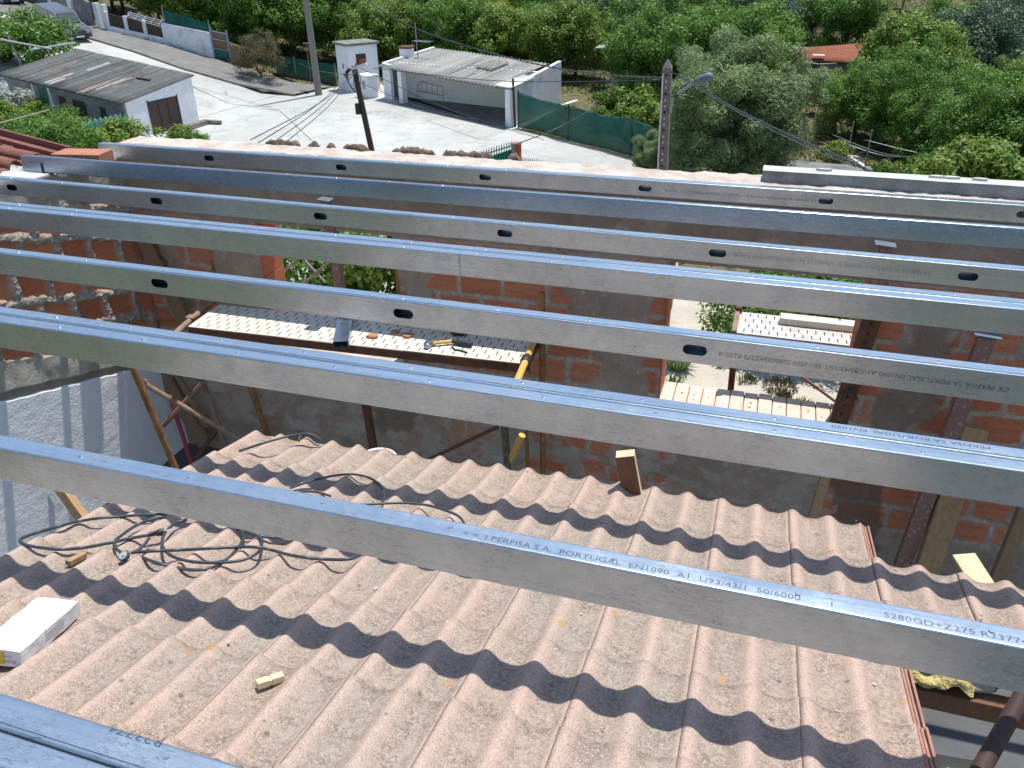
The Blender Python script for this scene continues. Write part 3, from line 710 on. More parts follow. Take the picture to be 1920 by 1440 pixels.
# ================================================================ the old tiled roof under the beams
PER=.1482; TW=2*PER; S0=.2736
roof=thing('tiled_roof','old pinkish brown corrugated concrete tile roof crossing below the steel beams','roof',(-.9,1,-2.5))
yj=[3.016,2.685,2.352,2.02,1.698,1.338,.985,.62,.26,-.10,-.46,-.82,-1.2,-1.6,-2.0]
def tiles(name,cols,rows,parent,amp=.032,cut=None):
    V=[];F=[];rn=[];cr=[];r_=random.Random(2); nu,nv=24,8
    for k in cols:
        for (yl,yu) in rows:          # yl: lower (far) end, yu: upper (near) end
            q=r_.random(); dz=r_.uniform(-.0015,.0015); tw=r_.uniform(-.0012,.0012); sk=r_.uniform(-.004,.004); n=len(V); gap=.0012
            yu2=yu-.04
            for i in range(nv+1):
                s=i/nv; y=yu2+(yl-yu2)*s+(sk if s>.5 else 0)
                for j in range(nu+1):
                    t=j/nu; x=S0+k*TW+gap+(TW-2*gap)*t
                    ph=((x-(S0+.02))/PER)
                    hh=amp*(.5+.5*math.cos(2*math.pi*ph))**1.9
                    yy=y
                    if cut is not None and i==0: yy=cut(x,y)
                    V.append((x,yy,roofz(yy)+rtilt(x)+hh-.020+.016*s*s+dz+tw*(t-.5)*2)); rn.append(q); cr.append(hh/amp)
            for i in range(nv):
                for j in range(nu):
                    a=n+i*(nu+1)+j; F.append((a,a+1,a+nu+2,a+nu+1))
    me=bpy.data.meshes.new(name); me.from_pydata((np.array(V)-np.array(ORG[parent.name])).tolist(),[],F); me.update()
    me.polygons.foreach_set('use_smooth',[True]*len(me.polygons))
    for kk,v in (('rnd',rn),('crest',cr)):
        at=me.attributes.new(kk,'FLOAT','POINT'); at.data.foreach_set('value',v)
    me.materials.append(M['tile']); o=bpy.data.objects.new(name,me); C.objects.link(o); o.parent=parent; ORG[o.name]=ORG[parent.name]
    md=o.modifiers.new('s','SOLIDIFY'); md.thickness=.013; md.offset=-1
    return o
rows=[(yj[i],yj[i+1]) for i in range(len(yj)-1)]
tiles('tile_courses',range(-9,1),rows,roof)
# lower right strip of roof that carries on past the demolished corner
rc=random.Random(9)
tiles('tile_courses',range(1,7),[(2.685,2.352)],roof)
tiles('broken_tiles',range(1,7),[(2.352,1.98)],roof,cut=lambda x,y:y+.02+.05*N.fbm(np.array(x*9),np.array(1.),3))
# interlocking edge strips
for ya,yb in ((3.0,2.70),(1.96,1.66),(1.69,1.30),(1.33,.95),(.98,.6),(.6,.2)):
    mb=MB(); 
    for k,(dxx,hz) in enumerate(((.0,.010),(.011,.004),(.022,.010))):
        mb.beam((S0+TW+.004+dxx,ya,roofz(ya)+hz),(S0+TW+.004+dxx,yb,roofz(yb)+hz-.014),.008,.016)
    mb.build('edge_strip',M['trim_pink'],roof)
# mortar foam blob under the broken edge
fm=MB(); nn=46; xs=np.linspace(.575,.78,nn); P=[]
for t in np.linspace(0,np.pi*1.1,10):
    r=(.012+.026*N.fbm(xs*26,np.full(nn,t*2),3))
    P.append(np.stack([xs,2.012-.03*np.sin(xs*20)*.4-np.cos(t)*r-.03,roofz(2.0)-.012+np.sin(t)*r+.02*np.cos((xs-S0)*2*np.pi/PER)],-1))
grid_mesh('foam_bead',np.array(P),nn,10,M['foam'],roof)
# dark rafters below
for x in (.5,-.9,-2.2):
    mb=MB(); mb.beam((x,-2,roofz(-2)-.095+rtilt(x)),(x,2.95,roofz(2.95)-.095+rtilt(x)),.06,.09); mb.build('rafter',M['wood_dark'],roof)
mb=MB(); mb.beam((.45,1.98,roofz(1.98)-.085),(3,1.98,roofz(1.98)-.085),.05,.07); mb.build('batten',M['wood_dark'],roof)
# ================================================================ things on and around the scaffold inside the room
def pole(name,label,cat,pts,r,mat,group=None,n=12):
    mb=MB(); mb.tube(pts,r,n); o=mb.build(name,M[mat],smooth=False,angle=40); return tag(o,label,cat,group)
# left scaffold: legs, braces, ledger and perforated platform
ZP=-1.1
plat=thing('scaffold_platform','long perforated scaffold deck with rust brown edge crossing the left window opening','scaffold deck',(-2.3,4.05,ZP-.07))
def deck(p0,p1,wid,z,parent,mat,nrow,step,thick=.05,edge='dark_rust'):
    """deck from p0 to p1 (near edge), wid across; slots drawn as thin dark strips laid on top of the plate"""
    p0=Vector(p0);p1=Vector(p1); t=(p1-p0); L=t.length; t.normalize(); nrm=Vector((0,0,1)); a=nrm.cross(t)
    Mx=Matrix((t,a,nrm)).transposed().to_4x4(); Mx.translation=p0
    pm=MB(); pm.bbox((0,0,-.004),(L,wid,0),Mx,.0015)
    mb=MB(); mb.bbox((0,-.003,-thick),(L,.0,-.005),Mx,.001); mb.bbox((0,wid,-thick),(L,wid+.003,-.005),Mx,.001)
    mb.bbox((-.003,0,-thick),(0,wid,-.005),Mx,.001); mb.bbox((L,0,-thick),(L+.003,wid,-.005),Mx,.001)
    mb.build('edge_channel',M[edge],parent)
    mb=MB(); r_=random.Random(3)
    for i in range(nrow):
        y=wid*(i+.6)/(nrow+.2); x=.05+(.5*step if i%2 else 0)
        while x<L-.03:
            l=.024; mb.box((x,y-l,.0003),(x+.006,y+l,.0010),Mx);
            x+=step
    n0=len(pm.f); pm.add(mb.v,mb.f); o=pm.build('deck_plate',M[mat],parent); o.data.materials.append(M['hole'])
    for i,p in enumerate(o.data.polygons): p.material_index=1 if i>=n0 else 0
    return Mx
A0=atz(352,612,ZP); A1=atz(985,682,ZP)
Mx=deck((A0.x,A0.y,ZP),(A1.x,A1.y,ZP),.36,ZP,plat,'deck',6,.072,.06,'rust')
S1=atz(333,622,ZP-.02); S2_=atz(404,560,ZP-.02); d=(S2_-S1)
pole('scaffold_tube','brown scaffold cross tube holding the left end of the perforated deck','scaffold tube',[S1-d*.6,S2_+d*.25],.021,'rust_pale')
mb=MB(); mb.bbox((-.03,-.028,-.03),(.035,.028,.028),Matrix.Translation(S1+d*.35),.008); mb.build('clamp',M['rust_pale'],plat)
A=atz(1003,636,ZP-.02); B=aty(958,742,3.55)
o=thing('yellow_pole','yellow wooden pole under the right end of the perforated deck','pole',B)
mb=MB(); mb.tube([A,B],.021,12); mb.build('shaft',M['yellow_wood'],o,angle=40)
mb=MB(); u=(B-A).normalized(); cc=A+(B-A)*.40
mb.tube([cc-u*.035,cc-u*.02,cc+u*.0,cc+u*.03,cc+u*.045],[.027,.032,.030,.033,.027],12); mb.tube([cc+Vector((-.03,0,.0)),cc+Vector((.02,-.01,-.05)),cc+Vector((.03,-.02,-.08))],[.006,.01,.004],6)
mb.build('rubber_tie',M['black'],o,angle=50)
pole('wooden_stake','short yellow stake with a tapered tip standing behind the roof edge','stake',[aty(957,868,3.45),aty(960,856,3.45),aty(979,816,3.45)],[.004,.019,.019],'yellow_wood')
pole('scaffold_upright','thick rusty scaffold leg, first from the left, in front of the white stucco','scaffold leg',[aty(232,650,3.72),aty(334,890,3.72)],.022,'rust_light','rusty scaffold legs')
pole('scaffold_upright','thin flaking scaffold leg crossed by the two braces, second from the left','scaffold leg',[aty(366,690,4.05),aty(392,745,4.05),aty(426,850,4.05)],.019,'rust_pale','rusty scaffold legs')
pole('scaffold_upright','orange rusty scaffold leg just left of the white plank at the roof edge','scaffold leg',[aty(458,690,4.15),aty(508,835,4.15)],.022,'rust_light','rusty scaffold legs')
pole('scaffold_brace','long worn scaffold brace falling to the right from the thick rusty leg','brace',[aty(272,712,3.70),aty(278,724,3.70),aty(475,838,3.75)],[.012,.018,.016],'rust_pale')
pole('scaffold_brace','short worn scaffold brace rising to the right behind the long one','brace',[aty(306,798,3.85),aty(382,716,3.95)],.017,'rust_pale')
pole('scaffold_brace','dirty brace end leaning low behind the magenta prop','brace',[aty(362,866,3.95),aty(412,800,4.1)],.016,'rust')
pole('magenta_prop','thin magenta painted steel prop beside the thick rusty leg','prop',[aty(318,742,3.9),aty(360,872,3.9)],.015,'magenta')
for k,(a,b,lab) in enumerate((((262,440),(345,600),'upper weathered board leaning in the wall corner'),((296,690),(385,835),'lower wide weathered board leaning in the wall corner'),((325,690),(388,800),'lower narrow weathered board leaning in the wall corner'))):
    mb=MB(); w_=(.10,.13,.05)[k]; mb.beam(aty(*a,4.40-.03*k),aty(*b,4.36-.03*k),w_,.025,(0,-1,0)); o=mb.build('corner_board',M['wood']); tag(o,lab,'board','boards in the wall corner')
mb=MB(); mb.beam(aty(100,895,3.2),aty(165,985,3.05),.075,.05,(0,-1,.2)); o=mb.build('mossy_board',M['wood_mossy']); tag(o,'mossy thick board end leaning against the white stucco below the beams','board')
mb=MB(); mb.tube([aty(392,518,4.38),aty(403,545,4.36)],.012,10); 
P=aty(396,490,4.36); mb=MB(); mb.tube([P,P+Vector((.02,0,-.13))],.010,10); o=mb.build('pipe_stub',M['rust_light'],angle=40); tag(o,'short capped copper coloured pipe stub on the shaded brickwork at the left','pipe')
# posts in front of the wall
pole('steel_post','open topped rusty steel pipe in front of the middle brick pier','post',[aty(1016,548,4.3),aty(1018,900,4.3)],.019,'rust_light')
pole('steel_post','dark brown steel post left of the middle, foot behind the roof edge','post',[aty(683,740,4.1),aty(702,850,4.1)],.030,'rust')
pole('green_post','mossy green squared post behind the middle of the roof edge','post',[aty(944,770,4.15),aty(953,895,4.15)],.026,'green_post',n=4)
pole('orange_post','thin orange rusty rod right of the mossy post','post',[aty(986,780,4.15),aty(990,892,4.15)],.012,'rust_light')
pole('brace_bar','rusty diagonal bar rising to the mossy post','brace',[aty(802,862,3.9),aty(935,800,4.1)],[.011,.012],'rust')
def prop(pts,label,headpx,hw=.075):
    o=thing('adjustable_prop',label,'prop',pts[-1],'rusty adjustable props')
    mb=MB(); mb.beam(pts[0],pts[1],.085 if hw>.07 else .06,.05,(0,-1,0),.006); mb.build('tube',M['prop'],o)
    h=Vector(headpx); mb=MB(); mb.bbox((-hw*.85,-.035,-.004),(hw*.85,.035,.004),Matrix.Translation(h)@Matrix.Rotation(R(4),4,'Y'),.002); mb.build('head_plate',M['lamp_grey'],o)  # shade of the beam above put into the plate's dark colour
    return o
p=aty(1850,632,4.25); q=aty(1690,1062,4.15)
prop([p,q],'speckled dark prop with a head plate coloured blue grey as beam shade, leaning at the right brick pier',p+Vector((0,0,.012)))
p=aty(1660,458,4.3); prop([p,aty(1655,560,4.3)],'speckled prop head under the ring beam at the right',p,.06)
p=aty(610,374,4.3); prop([p,aty(642,560,4.3)],'bright rusty prop in front of the left window opening, clamped at its top',p,.05)
mb=MB(); mb.bbox((-.03,-.03,-.05),(.03,.03,.0),Matrix.Translation(aty(612,392,4.28)),.01); o=mb.build('prop_clamp',M['rust']); tag(o,'rusty clamp near the head of the prop in the left opening','clamp')
# perforated angle at the right window edge
ang=thing('perforated_angle','rusty perforated steel angle standing on the right edge of the right window opening','steel angle',aty(1572,800,4.38))
pA=aty(1648,560,4.40); pB=aty(1570,800,4.38)
fb=MB(); fb.beam(pA,pB,.095,.004,(0,-1,0),.001)
mb=MB(); off=Vector((-.047,.02,0)); mb.beam(pA+off,pB+off,.004,.04,(0,-1,0),.001); mb.build('side_flange',M['dark_rust'],ang)
mb=MB()
for k in range(14):
    c_=pA+(pB-pA)*((k+.5)/14); mb.tube([c_+Vector((0,-.0035,0)),c_+Vector((0,-.0025,0))],.010,8)
n0=len(fb.f); fb.add(mb.v,mb.f); o=fb.build('flange',M['rust'],ang); o.data.materials.append(M['hole'])
for i,p_ in enumerate(o.data.polygons): p_.material_index=1 if i>=n0 else 0
P=pB+(pA-pB)*.28; mb=MB(); mb.tube([P+Vector((.05,-.03,-.02)),P+Vector((.03,-.03,.03)),P+Vector((-.03,-.03,.01)),P+Vector((-.04,-.03,-.04))],.005,6); mb.build('wire_tie',M['black'],ang)
# timbers at the right
def timber(a,b,ya,yb,w1,w2,label,mat):
    mb=MB(); mb.beam(aty(*a,ya),aty(*b,yb),w1,w2,(0,-1,0),.006); o=mb.build('timber_strut',M[mat]); return tag(o,label,'timber','timber struts at the right')
timber((1828,800),(1736,1072),4.25,4.1,.125,.07,'thick mossy timber strut with a sawn top beside the dark prop','wood_mossy')
timber((1945,900),(1866,1095),4.0,3.9,.07,.05,'grey timber strut at the right edge of the photo','wood')
timber((1552,880),(1520,985),4.2,4.05,.055,.04,'orange brown timber strut beside the dark damp patch','wood_mossy')
def block(name,cpx,y,size,rot,label,cat,mat,dz=0):
    P=aty(*cpx,y); Mx=Matrix.Translation(P)@Matrix.Rotation(R(rot[2]),4,'Z')@Matrix.Rotation(R(rot[0]),4,'X')@Matrix.Rotation(R(rot[1]),4,'Y')
    sx,sy_,sz=size; mb=MB(); mb.bbox((-sx/2,-sy_/2,-sz),(sx/2,sy_/2,0),Mx,.002); o=mb.build(name,M[mat]); o.data.materials.append(M['wood_pale'])
    for p_ in o.data.polygons: p_.material_index=1 if (p_.normal.z>.6 or p_.normal.x>.6) else 0  # sunlight on the top and right side put into the colour as pale wood
    return tag(o,label,cat)
block('wood_offcut',(1172,850),2.98,(.082,.055,.22),(0,-12,8),'squared brown wood stump with sunlight painted pale on its top and right side, standing at the roof edge','wood block','wood_dark')
mb=MB(); mb.beam(aty(1806,1041,2.95),aty(1842,1098,2.8),.09,.02,(0,-.3,1)); o=mb.build('pale_plank',M['wood_pale']); tag(o,'short pale sunlit plank standing behind the roof waves at the right','plank')
mb=MB(); mb.beam(aty(478,826,3.45),aty(560,842,3.35),.11,.018,(0,-.1,1)); o=mb.build('grey_plank',M['wood_grey']); tag(o,'pale plank lying at the far left end of the roof edge','plank')
mb=MB(); mb.beam(atz(1755,1432,-1.15),atz(1860,1450,-1.15),.05,.03,(0,0,1)); o=mb.build('pale_batten',M['wood_pale']); tag(o,'pale batten end below the demolished roof corner at the bottom right','batten')
pole('leaning_pipe','dark rusty pipe leaning across the gap at the bottom right corner','pipe',[aty(1925,1290,1.75),aty(1835,1450,1.45)],.021,'dark_rust')
# bucket rim peeping over the roof
P=aty(708,858,3.35); bk=thing('plastic_bucket','white plastic bucket whose rim peeps over the roof edge','bucket',(P.x,P.y,P.z-.26))
mb=MB(); mb.tube([P+Vector((0,0,-.26)),P+Vector((0,0,-.02))],[.08,.10],24); mb.build('body',M['white_paper'],bk,angle=40)
mb=MB(); mb.tube([P+Vector((.102*math.cos(a),.102*math.sin(a),-.01)) for a in np.linspace(0,2*math.pi,33)],.008,8,False); mb.build('rim',M['white_paper'],bk,smooth=True)
# ---------------------------------------------------------------- on the platform
def onplat(px,py,dz=0.): return atz(px,py,ZP+dz)
A=onplat(650,598,.02); B=onplat(640,652,.02); t=(B-A).normalized(); L=(B-A).length
s_=Vector((0,0,1)).cross(t); Mx2=Matrix((t,s_,Vector((0,0,1)))).transposed().to_4x4(); Mx2.translation=A-t*.1
st=thing('steel_offcut','short bluish steel channel offcut laid across the scaffold deck','steel offcut',B)
mb=MB(); W2=.046
for q in (((0,-W2,.040),(L+.1,W2,.0415)),((0,-W2,.002),(L+.1,-W2+.0014,.040)),((0,W2-.0014,.002),(L+.1,W2,.040)),((0,-W2,.002),(L+.1,-W2+.014,.0034)),((0,W2-.014,.002),(L+.1,W2,.0034))): mb.box(q[0],q[1],Mx2)
mb.build('outer_channel',M['steel2'],st)
mb=MB()
for q in (((0,-W2+.0025,.003),(L+.103,W2-.0025,.0044)),((0,-W2+.0025,.0044),(L+.103,-W2+.004,.036)),((0,W2-.004,.0044),(L+.103,W2-.0025,.036))): mb.box(q[0],q[1],Mx2)
mb.build('inner_channel',M['steel'],st)
for k,(px,py,s,rot,lab) in enumerate(((700,632,.045,20,'flat terracotta shard next to the steel channel offcut'),(742,604+20,.03,60,'small pale terracotta shard between the two darker ones'),(765,631,.04,-10,'rounded terracotta shard nearest the hammer'))):
    P=onplat(px,py); r_=random.Random(k+4); n=7
    ring_=[(P.x+math.cos(2*math.pi*i/n+rot)*s*r_.uniform(.65,1.15),P.y+math.sin(2*math.pi*i/n+rot)*s*.8*r_.uniform(.65,1.15),ZP+.0015) for i in range(n)]
    mb=MB(); mb.prism(ring_,(0,0,.014)); o=mb.build('terracotta_shard',M['terracotta']); tag(o,lab,'shard')
hm=thing('hammer','lump hammer with grey head and yellow black handle lying on the scaffold deck','hammer',onplat(812,642))
H0=onplat(806,644,.02); H1=onplat(848,640,.02); H2=onplat(885,646,.02)
mb=MB(); u=Vector((.25,1,0)).normalized(); mb.beam(H0-u*.045,H0+u*.045,.036,.036,(0,0,1),.007); mb.build('head',M['steel2'],hm)
mb=MB(); mb.tube([H0,H1],[.011,.012],10); mb.build('shaft',M['yellow_wood'],hm,angle=50)
mb=MB(); mb.tube([H1,(H1+H2)/2,H2],[.013,.017,.015],10); mb.build('grip',M['black'],hm,angle=50)
def crumple(px,py,sx,sy_,sz,seed,lab,cat,name,mat):
    P=onplat(px,py); Nn=Noise(seed); th,ph=np.meshgrid(np.linspace(0,2*np.pi,33),np.linspace(0,np.pi,17))
    r=1+.55*(Nn.fbm(th*1.3+3*np.sin(ph),ph*2.2,3)-.5); r[:,-1]=r[:,0]
    V=np.stack([P.x+np.sin(ph)*np.cos(th)*sx*r,P.y+np.sin(ph)*np.sin(th)*sy_*r,ZP+sz+np.cos(ph)*sz*np.clip(r,.3,1.0)],-1)
    o=grid_mesh(name,V,33,17,M[mat],org=(P.x,P.y,ZP)); return tag(o,lab,cat)
crumple(860,628,.055,.035,.022,6,'crumpled black work glove behind the hammer handle','glove','work_glove','black')
pole('black_strap','thin black strap curling in front of the hammer grip','strap',[onplat(*q,.006) for q in ((848,650),(852,655),(864,657),(876,661))],.005,'black')
# sticks and second deck outside the right window opening
P0=atz(1376,632,ZP); P1=atz(1640,662,ZP)
dk2=thing('outer_scaffold_platform','galvanised scaffold deck outside the right window opening','scaffold deck',(.5,4.9,ZP-.06))
deck((P0.x,4.74,ZP),(2.3,4.74,ZP),.33,ZP,dk2,'deck2',4,.05,.05,'rust_pale')
mb=MB(); mb.bbox((P0.x-.02,4.72,ZP-.06),(P0.x+.012,5.08,ZP+.02),None,.004); mb.build('end_bracket',M['rust_pale'],dk2)
a=atz(1462,616,ZP+.03); mb=MB(); mb.bbox((a.x,4.93,ZP+.002),(a.x+1.2,5.02,ZP+.045),None,.003); o=mb.build('white_plank',M['wood_grey']); tag(o,'straight whitish plank lying on the outer scaffold deck','plank')
def down(px0,py0,px1,py1,y,zb): 
    a=aty(px0,py0,y); b=aty(px1,py1,y); d=b-a; return [a,a+d*((zb-a.z)/d.z)]
pole('outer_scaffold_upright','rusty leg of the outer scaffold seen through the right window opening','scaffold leg',down(1386,575,1368,750,5.05,ZG),.022,'rust')
pole('outer_scaffold_brace','thin grey brace of the outer scaffold behind the perforated angle','brace',[aty(1495,700,5.0),aty(1590,770,5.0)],.010,'rust_pale')
for k,(a,b,lab) in enumerate((((497,540),(598,452),'pale blue scaffold brace rising to the right in the left opening'),((540,455),(610,530),'pale blue scaffold brace falling to the right in the left opening'),((560,540),(640,470),'second pale scaffold brace rising to the right in the left opening'))):
    pole('outer_scaffold_brace',lab,'brace',[aty(*a,5.1),aty(*b,5.1)],.010,'grey_metal')
# ================================================================ things on the roof
# paper wrapped box
c=[atroof(*q,.05) for q in ((148,1131),(88,1118),(36,1212),(-30,1200))]
A=atroof(110,1123,.055); B=atroof(-4,1218,.055)
t=(B-A).normalized(); nrm=Vector((0,math.sin(R(14.7)),math.cos(R(14.7)))); s_=nrm.cross(t).normalized()
if s_.x<0: s_=-s_
nn_=t.cross(s_).normalized(); 
if nn_.z<0: nn_=-nn_
Mx=Matrix((t,s_,nn_)).transposed().to_4x4(); Mx.translation=A-nn_*.05
L=(B-A).length
bx_=thing('wrapped_box','white paper wrapped box with a yellow label lying on the roof at the left edge','box',A-nn_*.05)
mb=MB(); n=26
Vb=[]; rb=random.Random(4)
import bmesh
bm=bmesh.new(); bmesh.ops.create_grid(bm,x_segments=1,y_segments=1,size=.1); bm.free()
w0,w1=.066,.052
secs=[]
for i in range(13):
    s=i/12; x=L*s; j=lambda k: .0009*math.sin(i*1.7+k*2.1)
    secs.append([(x,-w0+j(0),0),(x,w0+j(1),0),(x+(.004 if i in(0,12) else 0),w0+j(2),.05+j(3)),(x,.0,.052+j(5)),(x,-w0+j(4),.05+j(6))])
v=[Mx@Vector(p) for s in secs for p in s]; f=[]
for i in range(12):
    for k in range(5): a=i*5+k; b=i*5+(k+1)%5; f.append((a,a+5,b+5,b))
f+= [(0,1,2,3,4),(60+4,60+3,60+2,60+1,60)]
mb.add(v,f); mb.build('wrapper',M['white_paper'],bx_)
mb=MB(); mb.bbox((L*.3,w0-.002,.040),(L*.62,w0+.0035,.0545),Mx,.001); mb.build('torn_flap',M['white_paper'],bx_)
# end label faces down the box axis
mb=MB(); mb.bbox((L-.0005,-w0+.004,.006),(L+.0012,w0*.25,.046),Mx,.0004); lb_=mb.build('yellow_label',M['yellow_label'],bx_)
def boxtext(s,u,v_,size,mat='ink'):
    cu=bpy.data.curves.new('printed_text','FONT'); cu.body=s; cu.size=size; cu.resolution_u=2
    o=bpy.data.objects.new('printed_text',cu); C.objects.link(o); bpy.context.view_layer.update()
    me=bpy.data.meshes.new_from_object(o.evaluated_get(bpy.context.evaluated_depsgraph_get())); bpy.data.objects.remove(o); o=bpy.data.objects.new('printed_text',me); C.objects.link(o); me.materials.clear(); me.materials.append(M['ink_solid']); ORG[o.name]=ORG[bx_.name]; o.parent=bx_
    xd=s_; 
    if xd.dot(RT)<0: xd=-xd
    zd=t; yd=zd.cross(xd)
    if yd.z<0: yd=-yd; xd=yd.cross(zd)
    Mm=Matrix((xd,yd,zd)).transposed().to_4x4(); Mm.translation=(Mx@Vector((L+.002,u,v_)))-ORG[bx_.name]; o.matrix_local=Mm
boxtext("80",-.03,.024,.018); boxtext("MAX",-.03,.010,.010)
boxtext("|| |||| || |||",.016,.014,.009); boxtext("Parafuso",.016,.030,.007)
# wood blocks
def roofblock(px,py,px2,py2,w_,h_,lab,mat,name='wood_scrap',notch=False):
    A=atroof(px,py,.01); B=atroof(px2,py2,.01); mb=MB()
    if notch:
        C_=A+(B-A)*.46; D_=A+(B-A)*.54
        mb.beam(A,C_,w_,h_,nrm,.002); mb.beam(C_,D_,w_,h_*.7,nrm,.0005); mb.beam(D_,B,w_,h_,nrm,.002)
    else: mb.beam(A,B,w_,h_,nrm,.002)
    o=mb.build(name,M[mat]); return tag(o,lab,'wood scrap')
roofblock(481,1284,531,1268,.024,.020,'small notched pale wood scrap alone on the middle of the roof','wood_pale',notch=True)
roofblock(127,1056,158,1040,.026,.020,'small squared wood scrap on the roof beside the cable loops','wood_mossy')
for k,(px,py) in enumerate(((840,1175),(1090,1148),(705,1108),(1395,1148),(505,1078),(1040,1220),(1640,1280),(870,1330),(1385,1000),(1605,978),(430,1212),(1185,960))):
    P=atroof(px,py,.0); rr=random.Random(k); s=.0025+.003*rr.random(); n=6
    ph=((P.x-(S0+.02))/PER); z=roofz(P.y)+rtilt(P.x)+.032*(.5+.5*math.cos(2*math.pi*ph))**1.9-.010
    mb=MB(); mb.prism([(P.x+math.cos(i*6.283/n)*s*rr.uniform(.6,1.6),P.y+math.sin(i*6.283/n)*s*rr.uniform(.6,1.6),z) for i in range(n)],(0,0,.004)); 
    o=mb.build('mortar_crumb',M['concrete_top']); tag(o,'tiny pale mortar crumb scattered on the roof tiles','crumb','mortar crumbs on the roof')
# electric cables
def rs(px,py,dz=.012):
    P=atroof(px,py,.012)
    ph=((P.x-(S0+.02))/PER); top=.032*(.5+.5*math.cos(2*math.pi*ph))**1.9-.02+.016
    return P,max(roofz(P.y)+top+dz,P.z)
def spline(pts,k=8):
    out=[]; n=len(pts)
    for i in range(n-1):
        p0=Vector(pts[max(i-1,0)]);p1=Vector(pts[i]);p2=Vector(pts[i+1]);p3=Vector(pts[min(i+2,n-1)])
        for j in range(k):
            t=j/k; out.append(.5*((2*p1)+(p2-p0)*t+(2*p0-5*p1+4*p2-p3)*t*t+(3*p1-p0-3*p2+p3)*t**3))
    out.append(Vector(pts[-1])); return out
def cordpts(px,h=.02,off=(0,900),sc_=2.667,crop=True):
    P=[]
    for x,y in px:
        X,Y_=(off[0]+x/sc_,off[1]+y/sc_) if crop else (x,y)
        P.append(atroof(X,Y_,h+.008*math.sin(X*.07)))
    return spline(P,10)
r0=.0058
cab=thing('extension_cable','tangled black extension cable with plug and round socket on the tiled roof','cable',atroof(250,1010,0))
main=[(860,172),(740,172),(600,183),(500,190),(400,205),(300,230),(200,258),(130,282),(100,302),(125,322),(200,338),(300,347),(420,338),(560,312),(650,292),(740,276)]
mb=MB(); mb.tube(cordpts(main,.028),r0,8); mb.build('cord',M['cable'],cab,smooth=True)
l2=[(830,184),(760,196),(680,228),(610,275),(575,305),(575,335),(600,358),(625,366)]
mb=MB(); mb.tube(cordpts(l2,.024),r0,8); mb.build('cord',M['cable'],cab,smooth=True)
l3=[(745,290),(725,320),(690,350),(655,366)]
mb=MB(); mb.tube(cordpts(l3,.022),r0,8); mb.build('cord',M['cable'],cab,smooth=True)
l4=[(935,198),(880,215),(835,252),(812,300),(820,345),(870,385),(960,408),(1080,413),(1200,403),(1280,370),(1308,325),(1300,285),(1225,255)]
mb=MB(); mb.tube(cordpts(l4,.03),r0,8); mb.build('cord',M['cable'],cab,smooth=True)
l5=[(1180,235),(1215,262),(1215,300),(1180,350),(1130,400),(1060,438),(980,450),(890,440),(790,415),(705,385)]
mb=MB(); mb.tube(cordpts(l5,.022),r0,8); mb.build('cord',M['cable'],cab,smooth=True)
l6=[(665,362),(780,355),(900,350),(1050,342),(1180,336),(1280,336),(1360,350),(1430,370),(1530,388),(1620,396),(1707,398),(1760,392),(1790,380)]
mb=MB(); mb.tube(cordpts(l6,.034),r0,8); mb.build('cord',M['cable'],cab,smooth=True)
mb=MB(); mb.tube(cordpts([(1240,262),(1300,280),(1380,287),(1450,280)],.03),r0,8); mb.build('cord',M['cable'],cab,smooth=True)
a,b=atroof(740/2.667,900+274/2.667,.03),atroof(822/2.667,900+258/2.667,.034)
pg=MB(); pts=[a+(b-a)*t_ for t_ in (0,.12,.14,.26,.28,.40,.42,.55,.75,1.)]
pg.tube(pts,[.008,.008,.010,.010,.008,.010,.008,.012,.014,.013],12); plg=pg.build('plug',M['black'],cab,angle=40)
pn=MB()
for s in (-1,1): pn.tube([b+Vector((0,s*.006,0)),b+(b-a).normalized()*.02+Vector((0,s*.006,0))],.0022,8)
pn.build('prong',M['steel'],plg)
P=atroof(232,1042,.026); Mr=Matrix.Translation(P)@(Vector((-.2,-.45,1)).to_track_quat('Z','Y').to_matrix().to_4x4())
mb=MB(); mb.tube([Mr@Vector((0,0,-.012)),Mr@Vector((0,0,.0)),Mr@Vector((0,0,.004))],[.017,.021,.019],20); sk=mb.build('socket',M['cable'],cab,angle=40)
mb=MB(); mb.tube([Mr@Vector((0,0,.0042)),Mr@Vector((0,0,.0052))],[.0165,.016],20); mb.build('socket_cap',M['clear'],sk)
mb=MB(); mb.tube([Mr@Vector((.006,-.002,.0055)),Mr@Vector((.006,-.002,.006))],.004,8); mb.build('socket_hole',M['hole'],sk)
cab2=thing('second_cable','thin black cable arching over the roof tiles behind the second nearest beam','cable',atroof(700,950,0))
for q,h in (((( 545,915),(580,903),(620,893),(660,889),(695,897),(715,915),(721,932),(715,945)),.03),(((655,948),(700,945),(760,943),(800,947),(835,957),(860,968),(872,984)),.035),(((560,922),(590,922),(620,930)),.02)):
    mb=MB(); mb.tube(spline([atroof(x,y,h) for x,y in q],10),r0*.9,8); mb.build('cord',M['cable'],cab2,smooth=True)
cab3=MB(); cab3.tube(spline([atroof(448,846,.03),atroof(490,832,.06),atroof(540,818,.08),atroof(575,814,.07),atroof(603,826,.03)],10),r0*1.1,8); cab3.tube(spline([atroof(560,826,.03),atroof(566,815,.05),atroof(585,814,.05),atroof(600,824,.03)],8),r0*.9,8)
o=cab3.build('third_cable',M['cable'],smooth=True); tag(o,'dark grey cable bending over the far left corner of the tiled roof','cable')
